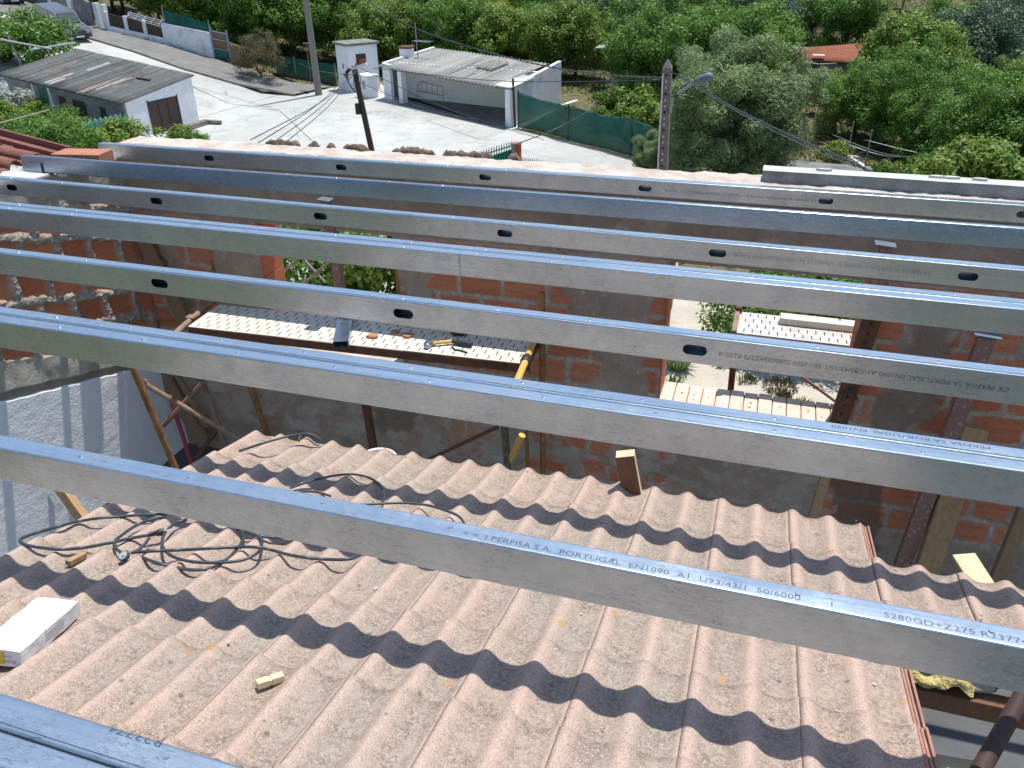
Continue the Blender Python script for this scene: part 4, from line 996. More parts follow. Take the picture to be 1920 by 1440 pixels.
# ================================================================ ground, road, pavement
def sheetpoly(name,poly,lift,mat,label,creases=(-32,)):
    import bmesh
    bm=bmesh.new(); vs=[bm.verts.new((p[0],p[1],0)) for p in poly]; bm.faces.new(vs)
    for c_ in creases: bmesh.ops.bisect_plane(bm,geom=bm.verts[:]+bm.edges[:]+bm.faces[:],plane_co=(c_,0,0),plane_no=(1,0,0))
    bmesh.ops.bisect_plane(bm,geom=bm.verts[:]+bm.edges[:]+bm.faces[:],plane_co=(0,75,0),plane_no=(0,1,0))
    for v in bm.verts: v.co.z=gz(v.co.x,v.co.y)+lift
    for f in bm.faces:
        f.normal_update()
        if f.normal.z<0: f.normal_flip()
    me=bpy.data.meshes.new(name); bm.to_mesh(me); bm.free(); me.materials.append(M[mat])
    o=bpy.data.objects.new(name,me); C.objects.link(o); struct(o,label); ORG[name]=Vector((0,0,0)); return o
sheetpoly('ground',[(-400,4.8),(400,4.8),(400,600),(-400,600)],0,'soil','brown garden soil with weeds under the orchard')
g2=sheetpoly('ground_near',[(-400,-60),(400,-60),(400,4.8),(-400,4.8)],-.01,'soil','soil around the house')
kerbpx=[(165,72),(250,97),(345,130),(450,160),(555,180)]
K=[og(*q) for q in kerbpx]; 
d=(K[0]-K[1]).normalized(); K0=K[0]+d*30
backpx=[(175,60),(250,72),(312,88),(400,110),(470,135),(560,150),(610,160)]
Bk=[og(*q) for q in ((140,36),(250,72),(312,88),(400,112),(470,137),(560,158),(620,165))]
E1=og(620,165)
# main road sheet: from kerb to the houses below
R_=[(K0.x,K0.y)]+[(k.x,k.y) for k in K]+[(Bk[-1].x,Bk[-1].y),(-26,53.5),(-12,48.5)]
for q in ((975,243),(1065,265),(1180,296),(1240,318)): P=og(*q); R_.append((P.x,P.y))
R_+=[(-3.2,30),(-2.0,22),(-8,12),(-30,12),(-50,26),(K0.x-6,K0.y-9)]
sheetpoly('road',R_,.004,'road','pale sunlit concrete road and open yard')
sw=[(k.x,k.y) for k in [K0]+K]+[(b.x,b.y) for b in reversed(Bk)]
d2=(Bk[0]-Bk[1]).normalized(); sw.append(((Bk[0]+d2*30).x,(Bk[0]+d2*30).y))
sheetpoly('pavement',sw,.12,'sidewalk','grey pavement along the garden walls')
mb=MB(); kk=[K0]+K
for i in range(len(kk)-1):
    mb.beam(kk[i]+Vector((0,-.06,.062)),kk[i+1]+Vector((0,-.06,.062)),.14,.135,(0,0,1),.01)
o=mb.build('kerb',M['kerb']); struct(o,'dark stained kerb between road and pavement')
# dark drain slot
P=og(572,175); mb=MB(); mb.bbox((P.x-.3,P.y-.15,ZG+.125),(P.x+.3,P.y+.15,ZG+.14),None,.01); o=mb.build('drain_cover',M['dark_rust']); tag(o,'small dark drain cover at the end of the kerb','drain cover')
# dusty yard right below our window
sheetpoly('yard',[(-3.5,4.9),(7,4.9),(7,22),(2.5,26),(-2.2,21)],.008,'sand','dusty pale yard below the right window opening')
def tuft(P,h,n,seed,label,mat='grass',spread=.25,name='weed_tuft',group=None,cat='weed'):
    r_=random.Random(seed); mb=MB()
    for i in range(n):
        a=r_.uniform(0,6.283); rr=spread*r_.random()**.5; b=Vector((P.x+math.cos(a)*rr,P.y+math.sin(a)*rr,P.z))
        ln=h*r_.uniform(.4,1); dr=Vector((math.cos(a)*r_.uniform(.1,.8),math.sin(a)*r_.uniform(.1,.8),1)).normalized()
        s=Vector((-dr.y,dr.x,0)).normalized()*.012*(1+h)
        mb.add([b-s,b+s,b+dr*ln*.6+s*.7,b+dr*ln+Vector((0,0,-.05*ln)),b+dr*ln*.6-s*.7],[(0,1,2,3,4)])
    o=mb.build(name,M[mat]); return tag(o,label,cat,group)
for k,(px,py,h,n,sp,lab,mat) in enumerate(((1270,690,.9,130,.25,'tall feathery grey green weed at the left jamb of the right opening','leaf_olive'),(1262,725,.5,80,.2,'leafy green weed low at the left jamb of the right opening','leaf_bright'),
    (1332,742,.25,60,.15,'small green weed left of the outer scaffold leg','grass'),(1395,715,.35,70,.2,'green weed just right of the outer scaffold leg','grass'),(1408,716,.3,50,.15,'second green weed right of the outer scaffold leg','leaf_blue'),
    (1462,728,.4,220,.4,'widest dry brown weed patch in the yard','leaf_brown'),(1505,757,.3,60,.15,'small green weed near the outer brace','grass'),(1470,745,.3,200,.16,'low dry weed patch in front of the widest one','leaf_brown'))):
    tuft(og(px,py),h*(.55 if k else 1),n,k,lab,mat,sp*.9,group='weeds in the dusty yard')
# ================================================================ trees
random.seed(11)
RS=np.random.RandomState(7)
def leafcloud(nl,clumps,size,asp,seed,up=.35):
    """leaf blades scattered through clumps; returns verts, faces"""
    rs=np.random.RandomState(seed); cl=np.array(clumps); nc=len(cl)
    w_=cl[:,3]**2; idx=rs.choice(nc,nl,p=w_/w_.sum())
    d=rs.normal(size=(nl,3)); d/=np.linalg.norm(d,axis=1,keepdims=True)
    rad=cl[idx,3]*(rs.rand(nl)**.45); c=cl[idx,:3]+d*rad[:,None]*np.array([1,1,.8])
    nrm=d*.7+np.array([0,0,up+.3])+rs.normal(size=(nl,3))*.45; nrm/=np.linalg.norm(nrm,axis=1,keepdims=True)
    t=np.cross(nrm,rs.normal(size=(nl,3))); t/=np.linalg.norm(t,axis=1,keepdims=True); b=np.cross(nrm,t)
    L=size*(.6+.8*rs.rand(nl))[:,None]; W_=L*asp
    v=np.stack([c-t*L*.5,c+b*W_*.5-nrm*L*.06,c+t*L*.5,c-b*W_*.5-nrm*L*.06],1).reshape(-1,3)
    return v,np.arange(nl*4).reshape(-1,4)
def crownmesh(name,rx,rz,nclump,crad,nl,size,asp,seed,mat,zc,open_=0.0,nsub=0):
    rs=np.random.RandomState(seed); cl=[]
    for i in range(nclump):
        d=rs.normal(size=3); d/=np.linalg.norm(d); 
        if d[2]<-.75: d[2]=abs(d[2])*.3
        rr=(rs.rand()**.35)*(1-open_*rs.rand())
        lump=1+.18*math.sin(3*math.atan2(d[1],d[0])+seed)+.10*math.sin(5*d[2]+seed)
        cl.append((d[0]*rx*rr*lump,d[1]*rx*rr*lump,zc+d[2]*rz*rr*lump,crad*rs.uniform(.6,1.25)))
    v,f=leafcloud(nl,cl,size,asp,seed+1)
    me=bpy.data.meshes.new(name); me.vertices.add(len(v)); me.vertices.foreach_set('co',v.reshape(-1)); me.loops.add(f.size); me.loops.foreach_set('vertex_index',f.reshape(-1))
    me.polygons.add(len(f)); me.polygons.foreach_set('loop_start',np.arange(len(f))*4); me.polygons.foreach_set('loop_total',np.full(len(f),4)); me.update(calc_edges=True); me.materials.append(M[mat])
    return me,cl
def trunkmesh(name,cl,zc,h0,r,seed,nb=9,mat='bark'):
    mb=MB(); r_=random.Random(seed); base=Vector((0,0,-.3)); fork=Vector((r_.uniform(-.15,.15),r_.uniform(-.15,.15),h0))
    mb.tube([base,Vector((0,0,.1)),(base+fork)*.5+Vector((.06,0,.2)),fork],[r*1.5,r*1.1,r*.9,r*.8],9)
    for i in range(nb):
        c=Vector(cl[r_.randrange(len(cl))][:3]); m_=fork+(c-fork)*.5+Vector((0,0,-.12)); mb.tube([fork-Vector((0,0,.1)),m_,c],[r*.55,r*.33,r*.08],6)
    me=bpy.data.meshes.new(name); me.from_pydata([tuple(q) for q in mb.v],[],mb.f); me.update(); me.materials.append(M[mat]); return me
KINDS={}
def kind(key,n,rx,rz,ncl,crad,nl,size,asp,mat,zc,h0,r,open_=0.):
    L=[]
    for i in range(n):
        sd=hash(key)%1 + sum(map(ord,key))*7+i*13
        cm,cl=crownmesh('crown',rx,rz,ncl,crad,nl,size,asp,sd,mat,zc,open_); L.append((cm,trunkmesh('trunk',cl,zc,h0,r,sd)))
    KINDS[key]=L
kind('dark',4,2.1,1.95,135,.5,26000,.125,.52,'leaf_dark',2.05,.7,.10)
kind('bright',3,1.9,1.8,115,.48,22000,.125,.55,'leaf_bright',1.95,.7,.09)
kind('yellow',2,1.9,1.9,95,.48,18000,.125,.5,'leaf_yellow',2.4,.9,.10)
kind('blue',2,2.1,1.8,115,.52,22000,.14,.38,'leaf_blue',2.1,.8,.10)
kind('olive',1,3.0,3.0,300,.6,120000,.19,.2,'leaf_olive',3.0,1.0,.16)
kind('shrub',1,1.25,1.0,60,.35,8000,.09,.4,'leaf_brown',1.2,.3,.04)
kind('young',1,.7,1.4,26,.35,1800,.16,.5,'leaf_yellow',2.0,.9,.04,.4)
kind('bush',2,1.2,.9,50,.42,5000,.15,.6,'leaf_bright',.9,.2,.04)
kind('bushdark',1,1.4,1.0,60,.42,7000,.13,.5,'leaf_dark',1.1,.3,.05)
WORD=dict(dark='dark green glossy round tree',bright='bright green leafy tree',yellow='yellow green tree',blue='grey green broad tree',young='thin young tree',bush='low bright green bush',bushdark='dark green bush')
def tree(key,px,py,s,label,name='orchard_tree',group='orchard trees behind the road',cat='tree',zoff=None,var=None,P=None):
    L=KINDS[key]; cm,tm=L[(var if var is not None else random.randrange(len(L)))%len(L)]
    zc={'dark':2.05,'bright':1.95,'yellow':2.4,'blue':2.1,'olive':3.0,'shrub':1.2,'young':2.0,'bush':.9,'bushdark':1.1}[key]
    if P is None:
        P=og(px,py,zc*s)
        if name=='orchard_tree' and P.x<-10 and P.y<57.5: P=P*(57.5/P.y)   # keep the orchard behind the garden walls
        P.z=gz(P.x,P.y)
    o=thing(name,label,cat,P,group); o.rotation_euler=(0,0,random.uniform(0,6.28)); o.scale=(s,s,s*random.uniform(.92,1.08))
    for nm,me in (('crown',cm),('trunk',tm)):
        q=bpy.data.objects.new(nm,me); C.objects.link(q); q.parent=o
    return o
rowsT=[('the farthest row',[(205,-22,'dark'),(290,-18,'bright'),(380,-22,'dark'),(470,-25,'dark'),(560,-22,'bright'),(640,-28,'dark'),(720,-22,'dark'),(800,-25,'yellow'),(885,-22,'yellow'),(970,-25,'dark'),(1050,-20,'blue'),(1130,-22,'dark'),(1215,-25,'dark'),(1330,-20,'dark'),(1410,-25,'bright'),(1500,-20,'blue')]),
 ('the second farthest row',[(225,2,'dark'),(310,4,'bright'),(400,2,'dark'),(490,8,'dark'),(590,6,'dark'),(680,8,'bright'),(765,6,'dark'),(850,4,'yellow'),(935,10,'yellow'),(1025,8,'dark'),(1105,8,'blue'),(1195,10,'bright'),(1280,6,'dark'),(1365,6,'dark'),(1450,2,'blue'),(1530,8,'dark')]),
 ('the third farthest row',[(380,28,'bright'),(470,32,'dark'),(545,45,'dark'),(640,42,'dark'),(725,40,'bright'),(810,42,'dark'),(895,36,'yellow'),(985,46,'dark'),(1075,40,'blue'),(1165,44,'blue'),(1255,40,'bright'),(1345,42,'dark'),(1430,40,'blue'),(1590,40,'dark')]),
 ('the middle row',[(720,84,'bright'),(850,78,'dark'),(945,84,'bright'),(1040,82,'bright'),(1230,84,'dark'),(1325,84,'bright'),(1415,88,'dark'),(1712,104,'bright'),(1760,84,'dark'),(1835,92,'blue'),(1890,50,'blue')]),
 ('the row behind the carport',[(1078,116,'bright'),(1235,110,'dark'),(1335,128,'dark'),(1385,118,'bright')]),
 ('the nearest row on the right',[(1705,152,'dark'),(1745,130,'dark'),(1845,118,'dark'),(1618,188,'dark'),(1700,205,'dark'),(1790,196,'dark'),(1895,175,'bright'),(1770,238,'dark'),(1850,252,'dark'),(1930,262,'dark')])]
ORD=['leftmost','second from the left','third from the left','fourth from the left','fifth from the left','sixth from the left','seventh from the left','eighth from the left','eighth from the right','seventh from the right','sixth from the right','fifth from the right','fourth from the right','third from the right','second from the right','rightmost']
for rn_,lst in rowsT:
    n=len(lst)
    for i,(px,py,k) in enumerate(lst):
        od=ORD[i] if i<n/2 else ORD[16-(n-i)]
        s=random.uniform(1.25,1.5)
        if 'nearest' in rn_: s=random.uniform(.85,1.0)
        if rn_.startswith('the nearest'): s*=1.0
        tree(k,px,py,s,f'{WORD[k]}, {od} in {rn_}')
tree('yellow',1495,158,.45,'small yellow green tree in front of the rusty shed roof')
tree('bright',1560,172,.62,'small bright green tree in front of the rusty shed wall')
tree('yellow',1450,150,.45,'low yellow green bush tree left of the rusty shed roof')
tree('bright',705,100,.55,'olive tinted green tree between the white cabin and the antenna','orchard_tree')
tree('dark',800,86,.5,'dark green tree just behind the carport chimney')
tree('yellow',1275,132,.35,'little yellow green tree right behind the street lamp pole')
o=tree('olive',1366,232,.90,'large feathery grey green olive tree right of the street lamp pole','olive_tree',None,zoff=0)
tree('olive',1235,292,.34,'small feathery grey green shoot at the foot of the street lamp pole','olive_shoot',None)
tree('shrub',484,100,1.35,'dry olive brown round shrub beside the garden gate','garden_shrub',None)
tree('bushdark',62,64,1.9,'dark spreading tree in front of the parked cars','garden_tree',None)
tree('bushdark',5,70,1.2,'dark tree cut by the left edge of the photo','garden_tree',None)
for k,(px,py,s,kd,lab) in enumerate(((1150,200,.9,'bush','bright bush beside the small grey shed'),(1195,205,1.2,'bush','bright bush right of the shade net'),(1215,228,1.0,'bush','bright bush left of the street lamp pole'),(1130,225,.6,'bush','small bright bush behind the shade net'),
    (1655,322,.5,'bush','yellow green bush behind the lintel'),(1560,290,.5,'bush','yellow green bush between the white planks and the olive tree'),(1465,262,.0,'bush','')
    )):
    if s>0: tree(kd,px,py,s,lab,'garden_bush','bushes in the gardens','bush')
for k,(px,py,s,kd,lab) in enumerate(((60,205,.6,'bush','bright bush below the left end of the corrugated shed roof'),(110,222,.8,'bushdark','dark bush in front of the shed windows'),(150,246,.8,'bush','bright bush above the red ridge'),(165,196,.8,'bush','bright bush beside the green sheets'),
    (205,262,1.0,'bush','bright bush left of the shed door foot'),(255,268,.8,'bush','bright bush at the foot of the brown shed door'),(60,245,.9,'bushdark','dark bush above the neighbour roof'),(20,228,1.0,'bush','bright bush at the left edge'),
    (330,262,.7,'bush','bush with long leaves at the shed corner'),(10,105,.4,'bush','small bush under the metal tubes at the left edge'),(370,262,.5,'bushdark','small dark bush right of the shed corner'),(110,262,1.1,'bushdark','dark bush right above the red ridge end'))):
    tree(kd,px,py,s,lab,'garden_bush','bushes around the corrugated shed','bush')
for k,(px,py) in enumerate(((1830,18),(1880,25),(1640,12),(1765,12),(1560,-12),(1700,-12),(1910,5),(1790,-18))):
    tree('young',px,py,.95,f'thin young tree on the terraces, {["fourth","third","seventh","fifth","leftmost","sixth","rightmost","upper middle"][k]} one from the right' if k not in (4,6,7) else ['','','','','leftmost thin young tree on the terraces','','rightmost thin young tree on the terraces','thin young tree at the top edge above the terraces'][k],'young_tree','young trees on the terraces')
# vegetation just outside the left window opening and near the house wall
for k,(px,py,s,kd,lab) in enumerate(((560,470,1.4,'bushdark','dark bush seen through the left part of the left opening'),(705,520,1.2,'bush','bright green bush seen through the right part of the left opening'),(620,500,.8,'bush','small bright bush in the middle of the left opening'),(640,440,.9,'bush','bush behind the prop in the left opening'),
   (1500,520,1.1,'bush','bright bush outside the top of the right opening'),(1590,525,1.2,'bushdark','dark bush outside the top right of the right opening'),(1440,590,.9,'bushdark','dark bush behind the outer scaffold deck'),(1540,585,1.0,'bushdark','second dark bush behind the outer scaffold deck'))):
    tree(kd,px,py,s,lab,'garden_bush','bushes right outside the house','bush')
tuft(og(1790,300,.2),1.1,900,77,'broad leaved fig like plant behind the lintel at the right','leaf_bright',2.4,'leafy_plant',cat='plant')
tree('bush',1780,330,1.3,'leafy bright fig bush behind the lintel at the right','fig_bush',None,'bush'); tree('bush',1850,335,1.3,'leafy bright fig bush near the right edge behind the lintel','fig_bush',None,'bush')
tree('bush',1715,342,.7,'light green weed bush behind the middle of the lintel','fig_bush',None,'bush')
# ground cover of the orchard
rs=np.random.RandomState(4); nb=60000; mb=MB()
bx0=rs.uniform(-46,30,nb); by0=rs.uniform(20,100,nb); v=[]
Nz=Noise(44); sel=(Nz.fbm(bx0*.12,by0*.12,3)>.42)&~((bx0<-3)&(by0<52))&~((bx0<8)&(by0<24)); bx0=bx0[sel];by0=by0[sel]; n=len(bx0)
bz=np.array([gz(a,b) for a,b in zip(bx0,by0)]); a=rs.uniform(0,6.28,n); h=rs.uniform(.12,.4,n); lean=rs.uniform(-.25,.25,(n,2)); w_=.06
V=np.stack([np.stack([bx0-np.cos(a)*w_,by0-np.sin(a)*w_,bz],-1),np.stack([bx0+np.cos(a)*w_,by0+np.sin(a)*w_,bz],-1),np.stack([bx0+lean[:,0],by0+lean[:,1],bz+h],-1)],1).reshape(-1,3)
me=bpy.data.meshes.new('ground_cover'); me.from_pydata(V.tolist(),[],np.arange(n*3).reshape(-1,3).tolist()); me.update(); me.materials.append(M['grass'])
o=bpy.data.objects.new('ground_cover',me); C.objects.link(o); o['kind']='stuff'; tag(o,'patchy grass and weeds on the orchard soil','grass')

for k,(a,b) in enumerate((((351,158),(525,208)),((525,208),(602,280)),((370,222),(535,174)),((800,226),(900,262)))):
    A_=og(*a);B_=og(*b); t_=(B_-A_).normalized(); s_=Vector((-t_.y,t_.x,0))*.035
    mb=MB(); mb.add([A_-s_+Vector((0,0,.008)),B_-s_+Vector((0,0,.008)),B_+s_+Vector((0,0,.008)),A_+s_+Vector((0,0,.008))],[(0,1,2,3)]); o=mb.build('road_line',M['kerb']); struct(o,'thin dark line on the road concrete')  # thin dark strips laid just above the road surface
# ================================================================ buildings and street things beyond the house
def V3(x,y,z): return Vector((x,y,z))
def quadwave(name,c00,c10,c11,c01,nw,amp,parent,mat,nv=4,thick=.02,sag=0.,seed=0):
    """corrugated sheet: ripples along c00->c10, straight along c00->c01"""
    nu=nw*6; s=np.linspace(0,1,nu+1); v=np.linspace(0,1,nv+1); S_,T_=np.meshgrid(s,v)
    P=[((1-S_)*(1-T_))[...,None]*np.array(c00)+(S_*(1-T_))[...,None]*np.array(c10)+(S_*T_)[...,None]*np.array(c11)+((1-S_)*T_)[...,None]*np.array(c01)][0]
    Nn=Noise(60+seed); P[...,2]+=amp*np.cos(S_*nw*2*np.pi)+.03*(Nn.fbm(S_*nw/6,T_*2,2)-.5)-sag*np.sin(S_*np.pi)
    rn=np.random.RandomState(seed+5).rand(nw*2+2)[(S_*nw*2).astype(int)]*.8+.2*Nn.fbm(S_*nw*.5,T_*3,3)
    o=grid_mesh(name,P,nu+1,nv+1,M[mat],parent,None,dict(rnd=rn))
    md=o.modifiers.new('s','SOLIDIFY'); md.thickness=thick; return o
def wallseg(mb,a,b,h0,h1,th,zb=None,n=1):
    """upright wall from a to b (ground points) with heights h0,h1"""
    a=Vector(a);b=Vector(b); t=(b-a); t.z=0; t.normalize(); s=Vector((-t.y,t.x,0))*th/2
    v=[]; 
    for p,h in ((a,h0),(b,h1)):
        zb_=p.z-.4
        v+=[p-s+V3(0,0,zb_-p.z),p+s+V3(0,0,zb_-p.z),p+s+V3(0,0,h),p-s+V3(0,0,h)]
    mb.add(v,[(0,1,2,3),(7,6,5,4),(0,4,5,1),(1,5,6,2),(2,6,7,3),(3,7,4,0)]); return mb
def facepanel(a,b,u0,u1,z0,z1,out,th=.04,proud=.012):
    proud+=.1; th-=.1
    """panel box on the face a->b between fractions and heights; out = outward direction"""
    a=Vector(a);b=Vector(b); p=a+(b-a)*u0; q=a+(b-a)*u1; o=Vector(out).normalized()
    mb=MB(); v=[]
    for P,off in ((p,-th),(q,-th),(q,proud),(p,proud)): v.append((P.x+o.x*off,P.y+o.y*off,P.z+z0))
    mb.prism([v[0],v[1],v[2],v[3]],(0,0,z1-z0)); return mb
# --- long shed with corrugated roof at the left
A=og(248,262); B=og(372,230); A.z=B.z=ZG
D=og(-60,150,1.9); D.z-=1.9; Cc=og(148,97,2.4); Cc.z-=2.4
D=A+(Cc-B)*1.0; D.z=Cc.z=gz(Cc.x,Cc.y)
sh=thing('corrugated_shed','long low white shed with dark corrugated roof and brown double door','shed',A)
mb=MB(); wallseg(mb,A,B,1.82,2.38,.2); mb.build('end_wall',M['white_wall'],sh)
mb=MB(); wallseg(mb,A,D,1.80,1.80,.2); mb.build('front_wall',M['grey_wall'],sh)
mb=MB(); wallseg(mb,B,Cc,2.36,2.36,.2); mb.build('back_wall',M['grey_wall'],sh)
u=(B-A).normalized(); w_=(D-A).normalized(); out=Vector((-u.y,u.x,0)); 
if out.x<0: out=-out
up_=V3(0,0,1)
o0=.25
quadwave('roof_sheets',A-u*o0-w_*.15+up_*1.80,D-u*o0+w_*.3+up_*1.80,Cc+u*.2+w_*.3+up_*2.45,B+u*.2-w_*.15+up_*2.45,56,.05,sh,'fibro',6,.015)
LD=(D-A).length
r_=random.Random(3)
for k in range(7):   # odd replacement sheets and pale streaks lying on the roof
    s=r_.uniform(.05,.93); t0=r_.uniform(0,.6); t1=t0+r_.uniform(.2,.4); wd=r_.uniform(.08,.2)/LD*1.2
    f=lambda s,t:(A-u*o0+up_*1.80)*(1-t)+(B+u*.2+up_*2.45)*t+(D-A)*s+up_*.05
    mb=MB(); mb.prism([f(s,t0),f(s+wd,t0),f(s+wd,t1),f(s,t1)],(0,0,.012)); mb.build('loose_strip',M['fibro_light' if k%3 else 'rust_pale'],sh)
f=lambda s,t:(A-u*o0+up_*1.80)*(1-t)+(B+u*.2+up_*2.45)*t+(D-A)*s+up_*.09
mb=MB(); mb.beam(f(.13,.62),f(.235,.60),.16,.07); mb.build('vent_bar',M['dark_rust'],sh)
d_=facepanel(A,B,.30,.72,.0,1.62,out).build('double_door',M['brown_door'],sh)
for uu in (.435,.57): facepanel(A,B,uu,uu+.006,.03,1.6,out,.0,.03).build('board_gap',M['hole'],d_)
facepanel(A,B,.285,.30,0,1.68,out,.02,.03).build('door_frame',M['dark_rust'],d_); facepanel(A,B,.72,.735,0,1.68,out,.02,.03).build('door_frame',M['dark_rust'],d_)
outF=Vector((w_.y,-w_.x,0)); 
if outF.dot(u)>0: outF=-outF
for s0,s1,z0,z1 in ((.16,.21,.7,1.35),(.33,.44,.6,1.4),(.50,.56,.8,1.4)):
    facepanel(A,D,s0,s1,z0,z1,outF).build('window',M['brown_door'],sh)
facepanel(A,D,.66,.73,0,1.6,outF).build('green_door',M['green_paint'],sh)
for s0 in (.62,.76): facepanel(A,D,s0,s0+.012,0,1.7,outF,.02,.08).build('post',M['white_wall'],sh)
g=thing('green_sheet_fence','green ribbed metal sheets closing the corner left of the shed door','fence',A+outF*1.0)
a_=A+outF*.15-w_*.1; b_=A+outF*2.2+w_*.9
quadwave('ribbed_sheet',a_+up_*.0,b_+up_*.0,b_+up_*1.1,a_+up_*1.35,9,.04,g,'green_paint',2,.01)
# stone edge by the shed corner
P=og(385,238); mb=MB(); mb.bbox((P.x-.5,P.y-.9,ZG),(P.x-.2,P.y+.6,ZG+.28),None,.05); mb.bbox((P.x-.45,P.y+.6,ZG),(P.x+.5,P.y+.85,ZG+.22),None,.05); o=mb.build('planter_edge',M['kerb']); tag(o,'low stone planter edge at the corner of the corrugated shed','planter')
# --- carport
FL=og(757,193); FR=og(957,237); BR=V3(-12.2,47.7,ZG); BL=FL+(BR-FR); LL=og(724,184)
u=(FR-FL).normalized(); w_=(BR-FR).normalized(); LB=LL+(BR-FR)*.95
cp_=thing('carport','open whitewashed carport with a grey corrugated roof and two square pillars','carport',(FL+BR)/2)
HF,HB=1.92,2.25
for P,nm in ((FL,'pillar'),(FR+u*-.0,'pillar')):
    mb=MB(); mb.bbox((-.19,-.19,-.1),(.19,.19,HF-.05),Matrix.Translation(P)@Matrix.Rotation(math.atan2(u.y,u.x),4,'Z'),.02); mb.build(nm,M['white_wall'],cp_)
wa,wb=og(764,182),og(946,202); wa=wa+(wa-wb)*.10; wb=wb+(wb-wa)*.30
mb=MB(); wallseg(mb,wa,wb,HB-.25,HB-.12,.2); mb.build('back_wall',M['inside_wall'],cp_)
mb=MB(); wallseg(mb,FR+w_*.25,BR,HF+.06,HB+.25,.22); mb.build('side_wall',M['white_wall_stained'],cp_)
mb=MB(); wallseg(mb,LL,LB,HF+.15,HB+.1,.22); mb.build('side_wall',M['white_wall'],cp_)
mb=MB(); wallseg(mb,LL,LL+(FL-LL)*.42,HF+.12,HF+.12,.2); mb.build('front_stub',M['white_wall'],cp_)
mb=MB(); wallseg(mb,LL+w_*.1+V3(0,0,HF+.1),FL+w_*.1+V3(0,0,HF+.1),.16,.1,.22); 
mb=MB(); mb.beam(FL+up_*(HF-.08)-u*.2,FR+up_*(HF-.08)+u*.2,.12,.10); mb.build('lintel_beam',M['grey_wall'],cp_)
quadwave('roof_sheets',FL-u*2.2-w_*.25+up_*HF,FR-u*.9-w_*.25+up_*HF,BR-u*.9+w_*.1+up_*HB,BL-u*2.2+w_*.1+up_*HB,34,.045,cp_,'fibro_light',5,.02,.0,3)
quadwave('white_sheets',FR-u*1.0-w_*.3+up_*(HF+.06),FR+u*.3-w_*.3+up_*(HF+.06),FR+u*.25+w_*2.6+up_*(HF+.18),FR-u*1.0+w_*2.9+up_*(HF+.18),6,.03,cp_,'deck2',3,.01,.0,4)
quadwave('sagging_sheet',FR-u*4.9+w_*2.6+up_*(HF+.25),FR-u*3.3+w_*2.4+up_*(HF+.22),FR-u*3.3+w_*4.6+up_*(HF+.38),FR-u*4.9+w_*4.8+up_*(HF+.36),7,.03,cp_,'slab',3,.01,.0,5)
r_=random.Random(6)
for k in range(7):
    s=r_.uniform(1,7); a_=FR-u*s+w_*.3+up_*(HF+.075); b_=a_+w_*r_.uniform(1.5,5)+up_*.25; mb=MB(); mb.beam(a_,b_,.05,.02); mb.build('roof_seam',M['fibro'],cp_)
P=og(757,118,HB+.4); P=V3((LL+(FL-LL)*.6).x+1.4,(LL+(FL-LL)*.6).y+4.2,HF+ZG)
ch=aty(764,117,50.5); mb=MB(); mb.bbox((-.36,-.36,-.5),(.36,.36,.85),Matrix.Translation(ch),.03); cm=mb.build('chimney',M['white_wall'],cp_)
mb=MB(); mb.bbox((-.42,-.42,.85),(.42,.42,.97),Matrix.Translation(ch),.02); mb.build('chimney_cap',M['rust'],cm)
an=thing('tv_antenna','thin television antenna on a mast above the carport roof','antenna',aty(784,113,50.2))
a0=aty(784,113,50.2); a1=aty(778,42,50.2); mb=MB(); mb.tube([a0,a1],.03,8); mb.build('mast',M['grey_metal'],an)
b0=a0+(a1-a0)*.52; mb=MB(); dr=V3(.95,-.3,0); mb.tube([b0-dr*.2,b0+dr*1.15],.03,6); mb.build('boom',M['grey_metal'],an)
for k in range(7):
    c_=b0+dr*(-.1+.2*k); mb=MB(); mb.tube([c_-V3(.1,.35,0),c_+V3(.1,.35,0)],.012,5); mb.build('rod',M['grey_metal'],an)
# bed frame under the carport
bf=thing('metal_frame','thin bent metal bed frame standing in the shade of the carport','metal frame',og(800,190))
o1=og(782,186); o2=og(832,196); mb=MB()
for q in ([o1,o1+up_*.9+V3(.1,0,0),o1+up_*1.05+V3(.4,-.1,0),o2+up_*1.0,o2+up_*.1],[o1+up_*.5,o2+up_*.5]): mb.tube(q,.025,6)
mb.build('frame',M['grey_metal'],bf)
for k in range(4): c_=o1+(o2-o1)*((k+1)/5); mb=MB(); mb.tube([c_+up_*.5,c_+up_*1.03],.018,5); mb.build('bar',M['grey_metal'],bf)
# --- white cabin
Fc=og(659,173); uL=V3(-.80,.60,0); uR=V3(.60,.80,0); wl,wr=1.75,2.1; hk=2.75
kb=thing('white_cabin','small white utility cabin with a mossy flat concrete slab roof','cabin',Fc+uL*.8+uR*.8)
Mx=Matrix((uL,uR,V3(0,0,-1))).transposed().to_4x4(); Mx=Matrix(((uR.x,uL.x,0,Fc.x),(uR.y,uL.y,0,Fc.y),(0,0,1,Fc.z),(0,0,0,1)))
mb=MB(); mb.bbox((0,0,-.3),(wr,wl,hk),Mx,.02); mb.build('body',M['white_wall'],kb)
mb=MB(); mb.bbox((-.14,-.14,hk),(wr+.14,wl+.14,hk+.16),Mx,.02); mb.build('roof_slab',M['slab'],kb)
mb=MB(); mb.box((.55,-.012,1.55),(1.25,.05,2.25),Mx); op=mb.build('opening',M['brown_door'],kb)
mb=MB(); mb.bbox((.75,-.05,1.55),(1.1,-.013,1.95),Mx,.01); mb.build('red_block',M['red_block'],op)
mb=MB(); mb.box((-.012,.75,1.35),(.02,.90,1.65),Mx); mb.build('slit',M['hole'],kb)
mb=MB(); mb.box((-.012,.65,.9),(.02,.95,1.0),Mx); mb.build('slit',M['hole'],kb)
P=og(694,182); mc=thing('meter_cabinet','low white meter cabinet beside the wooden pole','cabinet',P)
